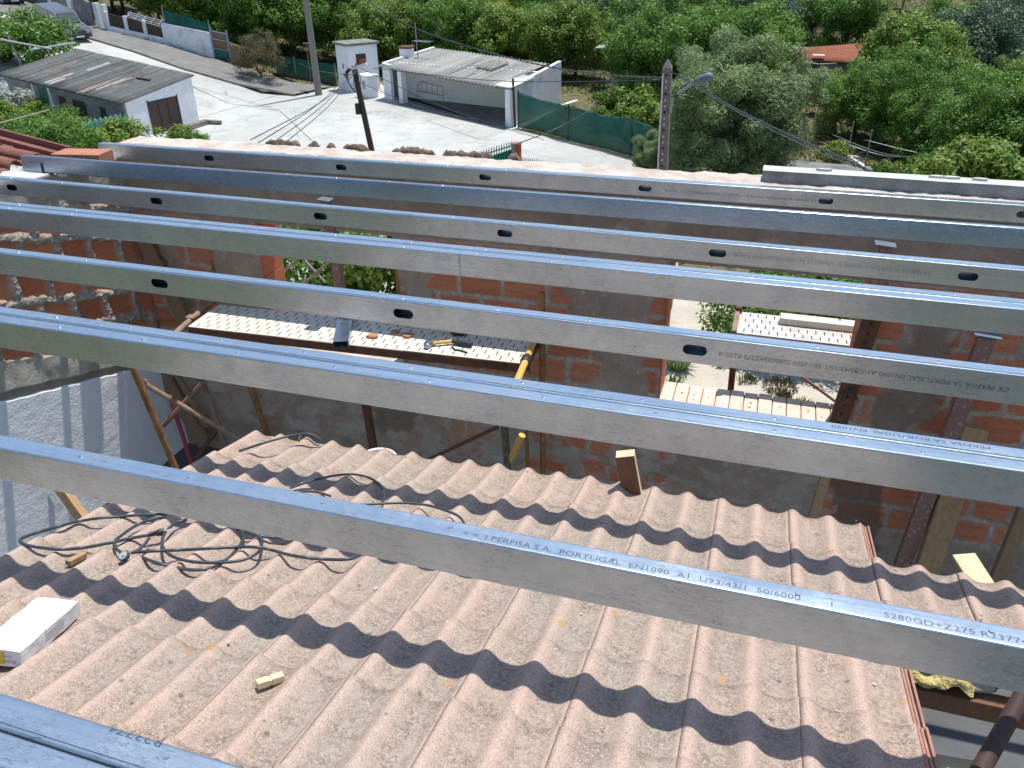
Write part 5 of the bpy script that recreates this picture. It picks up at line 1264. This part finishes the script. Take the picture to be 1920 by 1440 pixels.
Mx2=Matrix.Translation(P)@Matrix.Rotation(R(-35),4,'Z')
mb=MB(); mb.bbox((-.6,-.35,-.1),(.45,.35,1.25),Mx2,.02); mb.build('body',M['white_wall'],mc)
mb=MB(); mb.bbox((-.68,-.43,1.25),(.53,.43,1.35),Mx2,.02); mb.build('cap',M['white_wall'],mc)
mb=MB(); mb.bbox((-.2,-.37,.5),(.2,-.34,1.0),Mx2,.01); mb.build('door',M['grey_metal'],mc)
# --- garden walls along the pavement
def gpt(px,py): P=og(px,py); return P
gw=thing('weathered_garden_wall','tall grey weathered garden wall behind the parked cars at the top left','wall',gpt(120,30))
p_=[gpt(20,-16),gpt(100,18),gpt(178,52)]; mb=MB(); wallseg(mb,p_[0],p_[1],2.1,2.1,.2); wallseg(mb,p_[1],p_[2],2.1,1.7,.2); mb.build('panel',M['grey_wall'],gw)
for k,(px,py,h) in enumerate(((140,38,2.2),(100,18,2.2),(60,0,2.2))):
    P=gpt(px,py); mb=MB(); mb.bbox((-.17,-.17,-.2),(.17,.17,h),Matrix.Translation(P),.02); mb.build('post',M['white_wall_stained'],gw)
gt=thing('gate_posts','pair of pale concrete gate posts with a dark gap at the top left','gate posts',gpt(195,56))
for px,py in ((190,55),(204,58)): P=gpt(px,py); mb=MB(); mb.bbox((-.17,-.17,-.2),(.17,.17,1.75),Matrix.Translation(P),.02); mb.build('post',M['white_wall_stained'],gt)
fw=thing('slatted_garden_wall','low garden wall with dark panels and broken white top slats','wall',gpt(255,74))
a_,b_=gpt(206,60),gpt(313,84); mb=MB(); wallseg(mb,a_,b_,.42,.42,.22); mb.build('base',M['white_wall_stained'],fw)
mb=MB(); wallseg(mb,a_+V3(0,.15,0),b_+V3(0,.15,0),1.25,1.05,.06); mb.build('panel',M['bark'],fw)
for s in (0,.33,.66,1.): P=a_+(b_-a_)*s; mb=MB(); mb.bbox((-.1,-.1,.0),(.1,.1,1.35),Matrix.Translation(P),.02); mb.build('post',M['white_wall_stained'],fw)
r_=random.Random(4)
for k in range(4):
    a2=a_+(b_-a_)*.36+up_*(1.32+.09*k)+V3(0,.1*k,0); mb=MB(); mb.beam(a2,b_+up_*(1.15+.12*k)+V3(0,.1*k,0),.035,.03); mb.build('slat',M['white_wall'],fw)
for s in (.36,.5,.64,.78,.92): P=a_+(b_-a_)*s+up_*1.25; mb=MB(); mb.beam(P,P+V3(.25,.35,.38),.035,.03); mb.build('slat',M['white_wall'],fw)
ww=gpt(313,84); we=gpt(402,111); mb=MB(); wallseg(mb,ww,we,1.45,1.75,.2); o=mb.build('white_garden_wall',M['white_wall_stained']); tag(o,'white garden wall with blue stains left of the garden gate','wall')
nt_=thing('dark_net','dark green net stretched above the white garden wall','net',ww+up_*1.5)
mb=MB(); mb.add([ww+up_*1.47+V3(0,.15,0),we+up_*1.77+V3(0,.15,0),we+up_*2.3+V3(0,.15,0),ww+up_*2.3+V3(0,.15,0)],[(0,1,2,3)]); o=mb.build('mesh',M['net'],nt_); o.modifiers.new('s','SOLIDIFY').thickness=.008
for s in (0.02,.98): P=ww+(we-ww)*s+V3(0,.15,0); mb=MB(); mb.tube([P,P+up_*2.5],.035,6); mb.build('pole',M['grey_metal'],nt_)
gg=thing('garden_gate','pale blue metal garden gate with grey planks behind','gate',gpt(420,114))
a_,b_=gpt(404,111),gpt(434,117)
for P in (a_,b_): mb=MB(); mb.beam(P,P+up_*2.1,.09,.09); mb.build('post',M['blue_metal'],gg)
for h in (.75,1.35,1.85): mb=MB(); mb.beam(a_+up_*h,b_+up_*h,.07,.07); mb.build('rail',M['blue_metal'],gg)
mb=MB(); wallseg(mb,a_+V3(0,.12,.6),b_+V3(0,.12,.6),1.2,1.2,.03); mb.build('planks',M['wood'],gg); mb=MB(); wallseg(mb,a_+V3(0,.10,0),b_+V3(0,.10,0),.62,.62,.04); mb.build('kick_sheet',M['green_paint'],gg)
a_,b_=gpt(436,119),gpt(476,127); mb=MB(); wallseg(mb,a_,b_,1.4,1.1,.15); o=mb.build('plank_fence',M['wood']); tag(o,'greyish plank fence behind the olive brown shrub','fence')
fn=thing('dark_wire_fence','dark green mesh fence between the shrub and the wooden utility poles','fence',gpt(575,150))
a_,b_=gpt(520,141),gpt(632,160); mb=MB(); mb.add([a_,b_,b_+up_*1.3,a_+up_*1.3],[(0,1,2,3)]); o=mb.build('mesh',M['net'],fn); o.modifiers.new('s','SOLIDIFY').thickness=.008
for s in (0,.33,.66,1): P=a_+(b_-a_)*s; mb=MB(); mb.tube([P-up_*.1,P+up_*1.4],.03,6); mb.build('post',M['grey_metal'],fn)
mb=MB()
for k in range(56):
    P=a_+(b_-a_)*(k/55)+V3(0,-.3,.12); mb.box((P.x-.05,P.y-.05,P.z-.1),(P.x+.05,P.y+.05,P.z+.09))
o=mb.build('edging',M['dark_rust'],fn); o['kind']='stuff'
P=gpt(584,158); tp=thing('t_post','thin rusty T shaped post with a round foot on the pavement','post',P)
mb=MB(); mb.tube([P,P+up_*2.6],.035,8); mb.build('shaft',M['rust_pale'],tp); mb=MB(); mb.beam(P+up_*2.6-V3(.25,0,0),P+up_*2.6+V3(.25,0,0),.05,.05); mb.build('head',M['grey_metal'],tp)
# --- poles
def taper(o,P,top,r0,r1,mat,name='shaft',n=14):
    mb=MB(); mb.tube([P-V3(0,0,.4),P+(top-P)*.5,top],[r0,(r0+r1)/2,r1],n); return mb.build(name,M[mat],o,angle=40)
P=og(598,178); T_=P+V3(-.25,0,14.5); pp=thing('concrete_power_pole','tall tapering grey power pole at the end of the pavement','power pole',P); taper(pp,P,T_,.23,.12,'pole_conc')
mb=MB(); mb.beam(T_-V3(.9,.1,.5),T_+V3(.9,-.1,-.5),.1,.1); mb.build('crossarm',M['grey_metal'],pp)
Tw=atz(663,124,-1.5); Bw=aty(697,282,Tw.y); dv=Bw-Tw; Gw=Tw+dv*((ZG-Tw.z)/dv.z)
wp=thing('wooden_pole','short dark wooden pole leaning over the road with a crossarm and cable coils','utility pole',Gw); taper(wp,Gw,Tw,.085,.062,'pole_wood')
mb=MB(); a_=aty(650,133,Tw.y-.1); b_=aty(687,119,Tw.y-.1); mb.beam(a_,b_,.05,.05); mb.build('crossarm',M['white_wall'],wp)
for k in range(5):
    c_=a_+V3(.09+.02*k,-.04,-.12-.02*k); rr=.13+.015*k; mb=MB(); mb.tube([c_+V3(rr*.8*math.cos(a),.03*math.sin(a*2)+.01*k,rr*1.3*math.sin(a)) for a in np.linspace(0,2*math.pi,25)],.008,6,False); mb.build('cable_coil',M['black'],wp,smooth=True)
P=aty(672,204,Tw.y-.05); mb=MB(); mb.bbox((-.06,-.05,-.12),(.05,.05,.12),Matrix.Translation(P),.012); mb.build('splice_box',M['black'],wp)
for P,h in (((a_+b_)/2+V3(0,0,.03),.06),(a_+V3(.05,0,.03),.05),(b_-V3(.05,0,-.03),.05)):
    mb=MB(); mb.tube([P,P+V3(0,0,h*.5),P+V3(0,0,h)],[.02,.03,.015],8); mb.build('insulator',M['red_block'],wp)
YP=16.; Pt=aty(1252,118,YP); Pb=aty(1242,322,YP); dv=Pb-Pt; Gp=Pt+dv*((ZG-Pt.z)/dv.z); Gp.x=(Gp.x)
lp=thing('lamp_pole','brown squared concrete pole with pointed top carrying the street lamp','lamp pole',Gp)
mb=MB(); nseg=2
for (p,q,w0,w1) in ((Gp,Pt-V3(0,0,.08),.13,.082),(Pt-V3(0,0,.08),Pt+V3(0,0,.06),.082,.015)):
    v=[p+V3(sx*w0,sy_*w0,0) for sx,sy_ in ((-1,-1),(1,-1),(1,1),(-1,1))]+[q+V3(sx*w1,sy_*w1,0) for sx,sy_ in ((-1,-1),(1,-1),(1,1),(-1,1))]
    mb.add(v,[(0,1,5,4),(1,2,6,5),(2,3,7,6),(3,0,4,7),(4,5,6,7)])
mb.build('shaft',M['pole_conc2'],lp)
for k in range(16):
    c_=Pt+(Pb-Pt)*(.10+.055*k); s_=.085+.004*k
    mb=MB(); mb.box((c_.x-.018,c_.y-s_-.004,c_.z-.02),(c_.x+.018,c_.y-s_+.01,c_.z+.02)); mb.build('bolt_hole',M['concrete_top'] if k%3 else M['hole'],lp)
arm=[aty(1257,212,YP-.1),aty(1258,196,YP-.1),aty(1266,181,YP-.15),aty(1285,166,YP-.25),aty(1306,153,YP-.35)]
mb=MB(); mb.tube(spline(arm,5),.024,10); la=mb.build('lamp_arm',M['blue_metal'],lp,angle=40)
h0=aty(1304,153,YP-.35); h1=aty(1334,143,YP-.5); hd=(h1-h0); mb=MB(); mb.tube([h0-hd*.05,h0+hd*.1,h0+hd*.4,h0+hd*.8,h1,h1+hd*.06],[.03,.05,.075,.085,.06,.02],14); mb.build('lamp_head',M['lamp_grey'],la,smooth=True)
mb=MB(); c_=aty(1268,180,YP-.16); mb.tube([c_-V3(.02,.02,.03),c_+V3(.02,-.02,.03)],.035,8); mb.build('clamp',M['black'],la)
mb=MB(); mb.tube([aty(1243,138,YP-.1),aty(1240,200,YP-.12),aty(1236,260,YP-.13),aty(1233,325,YP-.14)],.012,6); mb.build('white_conduit',M['white_wall'],lp)
# --- cables
def cable(name,pts,r,label,mat='black',twist=0,group=None):
    P=spline(pts,8); o=thing(name,label,'cable',P[0],group)
    if twist:
        for s in (0,math.pi):
            Q=[]
            for i,p in enumerate(P): 
                Q.append(p)
            # resample finely and wind
            L=[]; 
            for i in range(len(P)-1):
                n=max(2,int((P[i+1]-P[i]).length/.06))
                for k in range(n): L.append(P[i]+(P[i+1]-P[i])*(k/n))
            acc=0; W=[]
            for i,p in enumerate(L):
                if i: acc+=(L[i]-L[i-1]).length
                a=acc*twist+s; W.append(p+V3(0,math.cos(a),math.sin(a))*r*1.1)
            mb=MB(); mb.tube(W,r,5); mb.build('strand',M[mat],o,smooth=True)
    else:
        mb=MB(); mb.tube(P,r,6); mb.build('strand',M[mat],o,smooth=True)
    return o
pts=[(600,-52,34),(684,0,31),(779,53,28.2),(906,95,25),(1034,126,21.5),(1150,141,18.6),(1245,146,16)]
cable('twisted_cable',[aty(*q) for q in pts],.011,'thick twisted overhead cable crossing in front of the orchard to the lamp pole','black',9)
pts=[(1257,134,16),(1303,158,14.5),(1373,200,12.2),(1450,239,9.8),(1527,274,7.9),(1596,304,6.3),(1652,333,5.2)]
cable('twisted_cable',[aty(*q) for q in pts],.0065,'twisted black cable running from the lamp pole down to the lintel','black',14)
pts=[(1257,134,16),(1310,166,14.5),(1383,210,12.2),(1460,250,9.8),(1537,286,7.9),(1604,312,6.4)]
cable('thin_cable',[aty(*q) for q in pts],.006,'thin cable hanging just below the twisted one from the lamp pole','cable')
for k,(x1,y1) in enumerate(((473,275),(498,277),(522,278),(470,262))):
    a_=a_w=aty(660+4*k,130,Tw.y-.05); b_=aty(x1,y1,7.5); m_=(a_+b_)/2-V3(0,0,.12)
    cable('service_wire',[a_,m_,b_],.006,['service wire from the wooden pole, leftmost at its lower end','second service wire from the wooden pole','third service wire from the wooden pole','fourth service wire from the wooden pole, straying farthest left'][k],'cable',0,'service wires from the wooden pole')
for k,(q0,q1) in enumerate((((663,140,Tw.y),(560,118,44)),((663,150,Tw.y),(900,225,24)),((676,128,Tw.y),(1020,262,20)),((1240,150,16),(700,128,Tw.y+1)))):
    a_=aty(*q0); b_=aty(*q1); m_=(a_+b_)/2-V3(0,0,.15)
    cable('telephone_wire',[a_,m_,b_],.008,['thin wire from the wooden pole back past the white cabin','thin wire from the wooden pole across the carport shade','thin wire from the wooden pole toward the green railing','thin long wire between the lamp pole and the wooden pole'][k],'cable')
cable('pillar_wire',[aty(969,270,30.5),aty(1050,238,31),aty(1130,192,35)],.02,'dark wire rising from the brick gate pillar past the shade net','cable')
# --- shade net fence
nf=thing('shade_net_fence','green shade net fence on thin posts right of the carport','fence',og(1070,264))
pb=[og(972,240),og(1020,250),og(1065,264),(og(1125,279)),og(1182,293),og(1235,312)]
hh=[1.75,1.55,1.6,1.5,1.62,1.5]
n=len(pb); V=[];nu=60
S_=np.linspace(0,n-1,nu); rows_=9; Nn=Noise(71); P=np.zeros((rows_,nu,3))
for j in range(nu):
    i=min(int(S_[j]),n-2); f_=S_[j]-i; b=pb[i]+(pb[i+1]-pb[i])*f_; h=hh[i]+(hh[i+1]-hh[i])*f_
    for k in range(rows_):
        t_=k/(rows_-1); wob=.10*(Nn.fbm(np.array(S_[j]*2.5),np.array(t_*2.),3)-.5)
        P[k,j]=(b.x+wob,b.y+wob*2,b.z+.03+t_*h*(1-.0))
o=grid_mesh('net',P,nu,rows_,M['net'],nf); o.modifiers.new('s','SOLIDIFY').thickness=.006
for i,b in enumerate(pb):
    if i in (1,3): continue
    mb=MB(); mb.tube([b-up_*.2,b+up_*(hh[i]+.12)],.04,8); mb.build('post',M['dark_rust'],nf)
P=og(966,238); mb=MB(); mb.tube([P,P+V3(-.1,0,2.4)],.06,8); o=mb.build('wooden_post',M['pole_wood']); tag(o,'tall thin wooden post standing against the right carport pillar','post')
# --- brick gate pillar and green railing
P=aty(968,268,31.2); gp=thing('gate_pillar','short brick gate pillar with plastered side beside the green railing','pillar',(P.x,P.y,ZG))
mb=MB(); mb.bbox((P.x-.02,P.y-.15,ZG),(P.x+.17,P.y+.15,P.z-.04),None,.01); mb.build('brick_side',M['red_block'],gp)
mb=MB(); mb.bbox((P.x-.17,P.y-.15,ZG),(P.x-.021,P.y+.15,P.z-.04),None,.01); mb.build('plaster_side',M['concrete'],gp)
mb=MB(); mb.bbox((P.x-.2,P.y-.18,P.z-.04),(P.x+.2,P.y+.18,P.z+.02),None,.01); mb.build('cap',M['trim_pink'],gp)
gr=thing('green_railing','green spiked metal railing left of the brick gate pillar','railing',(P.x-1,P.y,ZG))
a_=V3(P.x-.2,P.y,P.z-.12); b_=aty(868,302,29.); zt=a_.z
mb=MB(); mb.beam(a_,b_,.05,.04); mb.build('rail',M['green_rail'],gr); mb=MB(); mb.beam(a_-up_*.55,b_-up_*.55,.05,.04); mb.build('rail',M['green_rail'],gr)
for k in range(20): c_=a_+(b_-a_)*(k/19); mb=MB(); mb.tube([c_-up_*.9,c_+up_*.12,c_+up_*.2],[.022,.022,.004],6); mb.build('bar',M['green_rail'],gr)
mb=MB(); wallseg(mb,V3(a_.x,a_.y+.06,ZG),V3(b_.x,b_.y+.06,ZG),a_.z-ZG-.15,b_.z-ZG-.15,.012); mb.build('backing_sheet',M['green_rail'],gr)
gr2=thing('green_railing','row of green railing spikes right of the brick gate pillar','railing',(P.x+1,P.y,ZG))
a_=aty(979,300,31.); b_=aty(1110,318,26.)
mb=MB(); mb.beam(a_-up_*.1,b_-up_*.1,.05,.04); mb.build('rail',M['green_rail'],gr2)
for k in range(30): c_=a_+(b_-a_)*(k/29); mb=MB(); mb.tube([c_-up_*.9,c_+up_*.04,c_+up_*.13],[.022,.022,.004],6); mb.build('bar',M['green_rail'],gr2)
# --- small sheds in the orchard
P=og(1150,168); ss=thing('small_shed','small grey white shed with a dark roof among the trees','shed',P)
mb=MB(); mb.bbox((P.x-.1,P.y,P.z-.2),(P.x+.85,P.y+1.6,P.z+2.3),None,.02); mb.build('wall',M['white_wall_stained'],ss)
mb=MB(); mb.beam(V3(P.x-1.2,P.y+.6,P.z+2.5),V3(P.x+1.1,P.y+.6,P.z+2.35),2.2,.07); mb.build('roof',M['fibro_light'],ss)
rp=[og(1463,108,1.9),og(1550,119,1.9),og(1598,117,1.9),og(1626,80,2.3),og(1500,90,2.3)]
sd_=thing('rusty_roofed_shed','grey block shed with a rusty red corrugated roof in the orchard','shed',V3(rp[1].x,rp[1].y,ZG))
quadwave('roof_sheets',rp[0],rp[2],rp[3],rp[4],26,.035,sd_,'rustroof',4,.02,.0,8)
mb=MB(); a_=V3(rp[1].x-.4,rp[1].y+.5,ZG); b_=V3(rp[2].x-.5,rp[2].y+.5,ZG); wallseg(mb,a_,b_,1.8,1.8,.2); wallseg(mb,b_,V3(rp[3].x-.6,rp[3].y-.4,ZG),1.8,2.2,.2); wallseg(mb,V3(rp[0].x+.3,rp[0].y+.4,ZG),a_,1.8,1.8,.2); mb.build('wall',M['grey_wall'],sd_)
q=rp[1]*.55+rp[4]*.45; mb=MB(); mb.bbox((q.x-.1,q.y-.3,q.z+.05),(q.x+.6,q.y+.3,q.z+.09),None,.01); mb.build('patch_sheet',M['deck2'],sd_)
# --- debris behind the lamp pole and on the right
def stick(a,b,r,mat,label,ya=None,name='plank',cat='plank',grp=None,w=None):
    A_=og(a[0],a[1],a[2]); B_=og(b[0],b[1],b[2]); mb=MB()
    if w: mb.beam(A_,B_,w,.04)
    else: mb.tube([A_,B_],r,6)
    o=mb.build(name,M[mat]); return tag(o,label,cat,grp)
for k,(a,b,w_,mat) in enumerate((((1150,168,.5),(1208,176,.4),.5,'brown_door'),((1148,175,.3),(1180,205,.1),.12,'wood'),((1160,178,.2),(1200,186,.2),.10,'white_wall'),((1155,190,.1),(1185,178,.3),.09,'wood_grey'),((1165,160,.9),(1170,190,.1),.12,'wood'),((1110,210,.2),(1140,185,.4),.12,'wood_grey'),((1060,195,.2),(1082,188,.3),.25,'white_wall'))):
    stick(a,b,.05,mat,['wide dark board lying in the rubble right of the shade net','brown plank slanting in the rubble','white thin plank in the rubble','pale crossed plank in the rubble','upright brown plank in the rubble','pale stick leaning behind the shade net','white board end behind the carport corner'][k],w=w_)
for k,(a,b) in enumerate((((1563,276,.3),(1621,310,.1)),((1568,290,.2),(1610,294,.25)),((1580,285,.1),(1620,312,.3)),((1583,270,.9),(1590,300,.0)),((1720,323,.2),(1752,305,.3)),((1738,322,.1),(1745,300,.5)))):
    stick(a,b,.035,'white_wall',['long white stick in the pile near the olive tree','short level white stick in the pile near the olive tree','second long white stick in the pile near the olive tree','short upright pale stick in the pile near the olive tree','white stick leaning at the right behind the lintel','shorter white stick behind the lintel at the right'][k],w=.07)
for k,(px,py) in enumerate(((1588,298),(1621,316),(1478,262),(1700,318))):
    P=og(px,py); mb=MB(); mb.tube([P-up_*.2,P+up_*1.6],.03,6); o=mb.build('fence_post',M['dead_wood']); tag(o,['thin grey fence post by the white sticks','thin grey fence post right of the white sticks','thin fence post hidden in the olive tree','thin fence post behind the middle of the lintel'][k],'post')
for k,(a,b,h) in enumerate((((1560,252),(1760,300),1.3),((1588,270),(1740,292),.9),((1620,262),(1920,302),1.5))):
    A_=og(*a,h);B_=og(*b,h); cable('fence_wire',[A_,(A_+B_)/2-V3(0,0,.25),B_],.012,['fence wire at the height of the post tops','lower sagging fence wire','far fence wire running out of the photo at the right'][k],'grey_metal',0,'fence wires at the right')
a_,b_=og(1527,252),og(1562,250)
pf=thing('plank_fence','short weathered plank fence right of the olive tree','fence',a_)
for k in range(9):
    c_=a_+(b_-a_)*(k/8); mb=MB(); mb.bbox((c_.x-.12,c_.y-.02,c_.z-.1),(c_.x+.10,c_.y+.02,c_.z+1.0+.1*math.sin(k*2)),None,.01); mb.build('plank',M['wood_pale'],pf)
A_=og(1510,325); mb=MB(); mb.beam(A_+V3(-.8,0,.3),A_+V3(3.2,-.6,.35),1.6,.05); o=mb.build('dark_sheet',M['fibro']); tag(o,'dark flat roofing sheet lying behind the lintel','sheet')
r_=random.Random(12)
for k in range(22):
    px,py=r_.uniform(1560,1760),r_.uniform(262,325); A_=og(px,py,.1); L=r_.uniform(.6,1.8); a=r_.uniform(0,6.28)
    mb=MB(); mb.tube([A_,A_+V3(math.cos(a)*L*.5,math.sin(a)*L*.5,r_.uniform(.05,.3)),A_+V3(math.cos(a)*L,math.sin(a)*L,r_.uniform(0,.35))],[.03,.02,.008],5)
    o=mb.build('dead_branch',M['dead_wood']); tag(o,'thin bleached dead branch lying on the garden soil','branch','dead branches on the garden soil')
# --- terraces at the top right
for k,pl_ in enumerate((((1560,-8),(1640,14),(1720,32),(1800,50),(1870,62)),((1740,-20),(1830,2),(1930,20)))):
    g_=[og(*q) for q in pl_]; mb=MB()
    for i in range(len(g_)-1): mb.beam(g_[i]+up_*.15,g_[i+1]+up_*.15,.3,.55)
    o=mb.build('terrace_edge',M['bark']); tag(o,['dark terrace edge descending to the right at the top right','upper terrace edge in the top right corner'][k],'terrace edge')
for k,(px,py) in enumerate(((1612,8),(1648,20),(1690,28),(1735,40),(1775,50),(1640,-8),(1700,-4),(1760,6))):
    P=og(px,py); mb=MB(); mb.tube([P,P+up_*2.0],.05,5); o=mb.build('vine_post',M['dead_wood']); tag(o,'thin upright post in a row on the bare terraces','post','posts on the bare terraces')
# --- parked cars
def car(P,heading,label,mat,L=4.3,W_=1.72,H=1.62,name='parked_car',g=None):
    o=thing(name,label,'car',P,g); h=math.radians(heading); Mx=Matrix.Rotation(h,4,'Z'); slope=0
    def pr(pts,w,inset=0):
        mb=MB(); n=len(pts)
        v=[Vector((x,-w,z)) for x,z in pts]+[Vector((x,w,z)) for x,z in pts]
        mb.add([ORG[o.name]+q for q in v],[tuple(range(n)),tuple(reversed(range(n,2*n)))]+[(i,n+i,n+(i+1)%n,(i+1)%n) for i in range(n)]); return mb
    body=[(0,.32),(-.02,.62),(-.1,.82),(-1.05,1.0),(-L+.15,1.02),(-L,.8),(-L,.35),(-L+.5,.28),(-.5,.28)]
    pr(body,W_/2).build('body',M[mat],o)
    cab_=[(-1.0,1.003),(-1.65,H-.05),(-1.85,H),(-L+.35,H-.02),(-L+.12,1.023)]
    pr(cab_,W_/2-.12).build('cabin',M[mat],o)
    O=ORG[o.name]
    mb=MB(); v=[Vector((-1.02,-W_/2+.2,1.03)),Vector((-1.02,W_/2-.2,1.03)),Vector((-1.6,W_/2-.24,H-.09)),Vector((-1.6,-W_/2+.24,H-.09))]; mb.prism([O+q+Vector((.02,0,.02)) for q in v],(.012,0,.01)); mb.build('windscreen',M['glass'],o)
    for s in (-1,1):
        for x0,x1 in ((-2.35,-1.55),(-3.3,-2.45)):
            mb=MB(); y=s*(W_/2-.118); mb.prism([O+Vector((x0,y,1.06)),O+Vector((x1+.25 if x1>-2 else x1,y,1.06)),O+Vector((x1-.1 if x1>-2 else x1,y,H-.13)),O+Vector((x0,y,H-.13))],(0,s*.012,0)); mb.build('side_window',M['glass'],o)
        mb=MB(); mb.bbox((-.06,s*(W_/2-.28)-.2,.60),(.015,s*(W_/2-.28)+.2,.78),Matrix.Translation(O),.02); mb.build('headlight',M['clear'],o)
        mb=MB(); mb.bbox((-1.25,s*(W_/2+.02)-.02 if s>0 else s*(W_/2+.02)-.1,1.0),(-1.1,s*(W_/2+.02)+.1 if s>0 else s*(W_/2+.02)+.02,1.14),Matrix.Translation(O),.02); mb.build('mirror',M['black'],o)
        for x in (-.8,-L+.85):
            mb=MB(); mb.tube([O+Vector((x,s*(W_/2-.16),.33)),O+Vector((x,s*(W_/2+.01),.33))],.33,20); wh=mb.build('wheel',M['tyre'],o)
            mb=MB(); mb.tube([O+Vector((x,s*(W_/2+.011),.33)),O+Vector((x,s*(W_/2+.02),.33))],.2,16); mb.build('rim',M['grey_metal'],wh)
    mb=MB(); mb.bbox((-.05,-.5,.60),(.02,.5,.76),Matrix.Translation(O),.01); mb.build('grille',M['black'],o)
    mb=MB(); mb.bbox((-.08,-W_/2+.03,.32),(.06,W_/2-.03,.5),Matrix.Translation(O),.03); bp=mb.build('bumper',M['black'],o)
    mb=MB(); mb.bbox((.061,-.26,.35),(.07,.26,.46),Matrix.Translation(O),.003); mb.build('number_plate',M['plate'],bp)
    o.rotation_euler=(0,math.atan(.2)*0.9,h); return o
P=og(152,80); car(P,-22,'dark grey estate car parked at the kerb, its front toward the shed','car',L=4.6)
P=og(30,12); car(P,-22,'silver car parked behind the dark estate car, cut by the left edge','car2')
# --- metal tubes in front of the dark tree, left
for k,(a,b) in enumerate((((-10,72,2.6),(97,92,2.4)),((57,94,2.3),(140,80,2.6)),((13,62,2.9),(46,137,.4)),((88,90,2.4),(94,105,1.6)))):
    A_=og(*a);B_=og(*b); mb=MB(); mb.tube([A_,B_],.05,8); o=mb.build('frame_tube',M['grey_metal']); tag(o,['long pale metal tube falling to the right before the dark tree','short pale metal tube rising to the right before the dark tree','slanting dark metal tube at the left edge of the dark tree','stub of metal tube under the crossing tubes'][k],'metal tube')
P=og(20,215); o=tree('bushdark',18,190,.9,'pale grey spiky succulent clump at the left edge below the shed','succulent',None,'plant'); 
for ch_ in list(o.children):
    if ch_.name.startswith('crown'):
        me,cl=crownmesh('pale_crown',1.1,.9,26,.35,1100,.5,.13,5,'foliage_pale',1.0); ch_.data=me; 
mb=MB(); A_=aty(-5,232,20);B_=aty(92,206,22); mb.tube([A_,B_],.02,6); o=mb.build('bamboo_cane',M['dead_wood']); tag(o,'long pale cane lying across the bushes at the left edge','cane')

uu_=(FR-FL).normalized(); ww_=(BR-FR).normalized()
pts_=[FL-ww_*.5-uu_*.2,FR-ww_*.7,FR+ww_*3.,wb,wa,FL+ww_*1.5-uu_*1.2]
sheetpoly('carport_floor_shade',[(p.x,p.y) for p in pts_],.008,'kerb','earthy carport floor with the roof shade put into its dark colour')  # carport shade painted as a dark sheet over the floor and road ahead
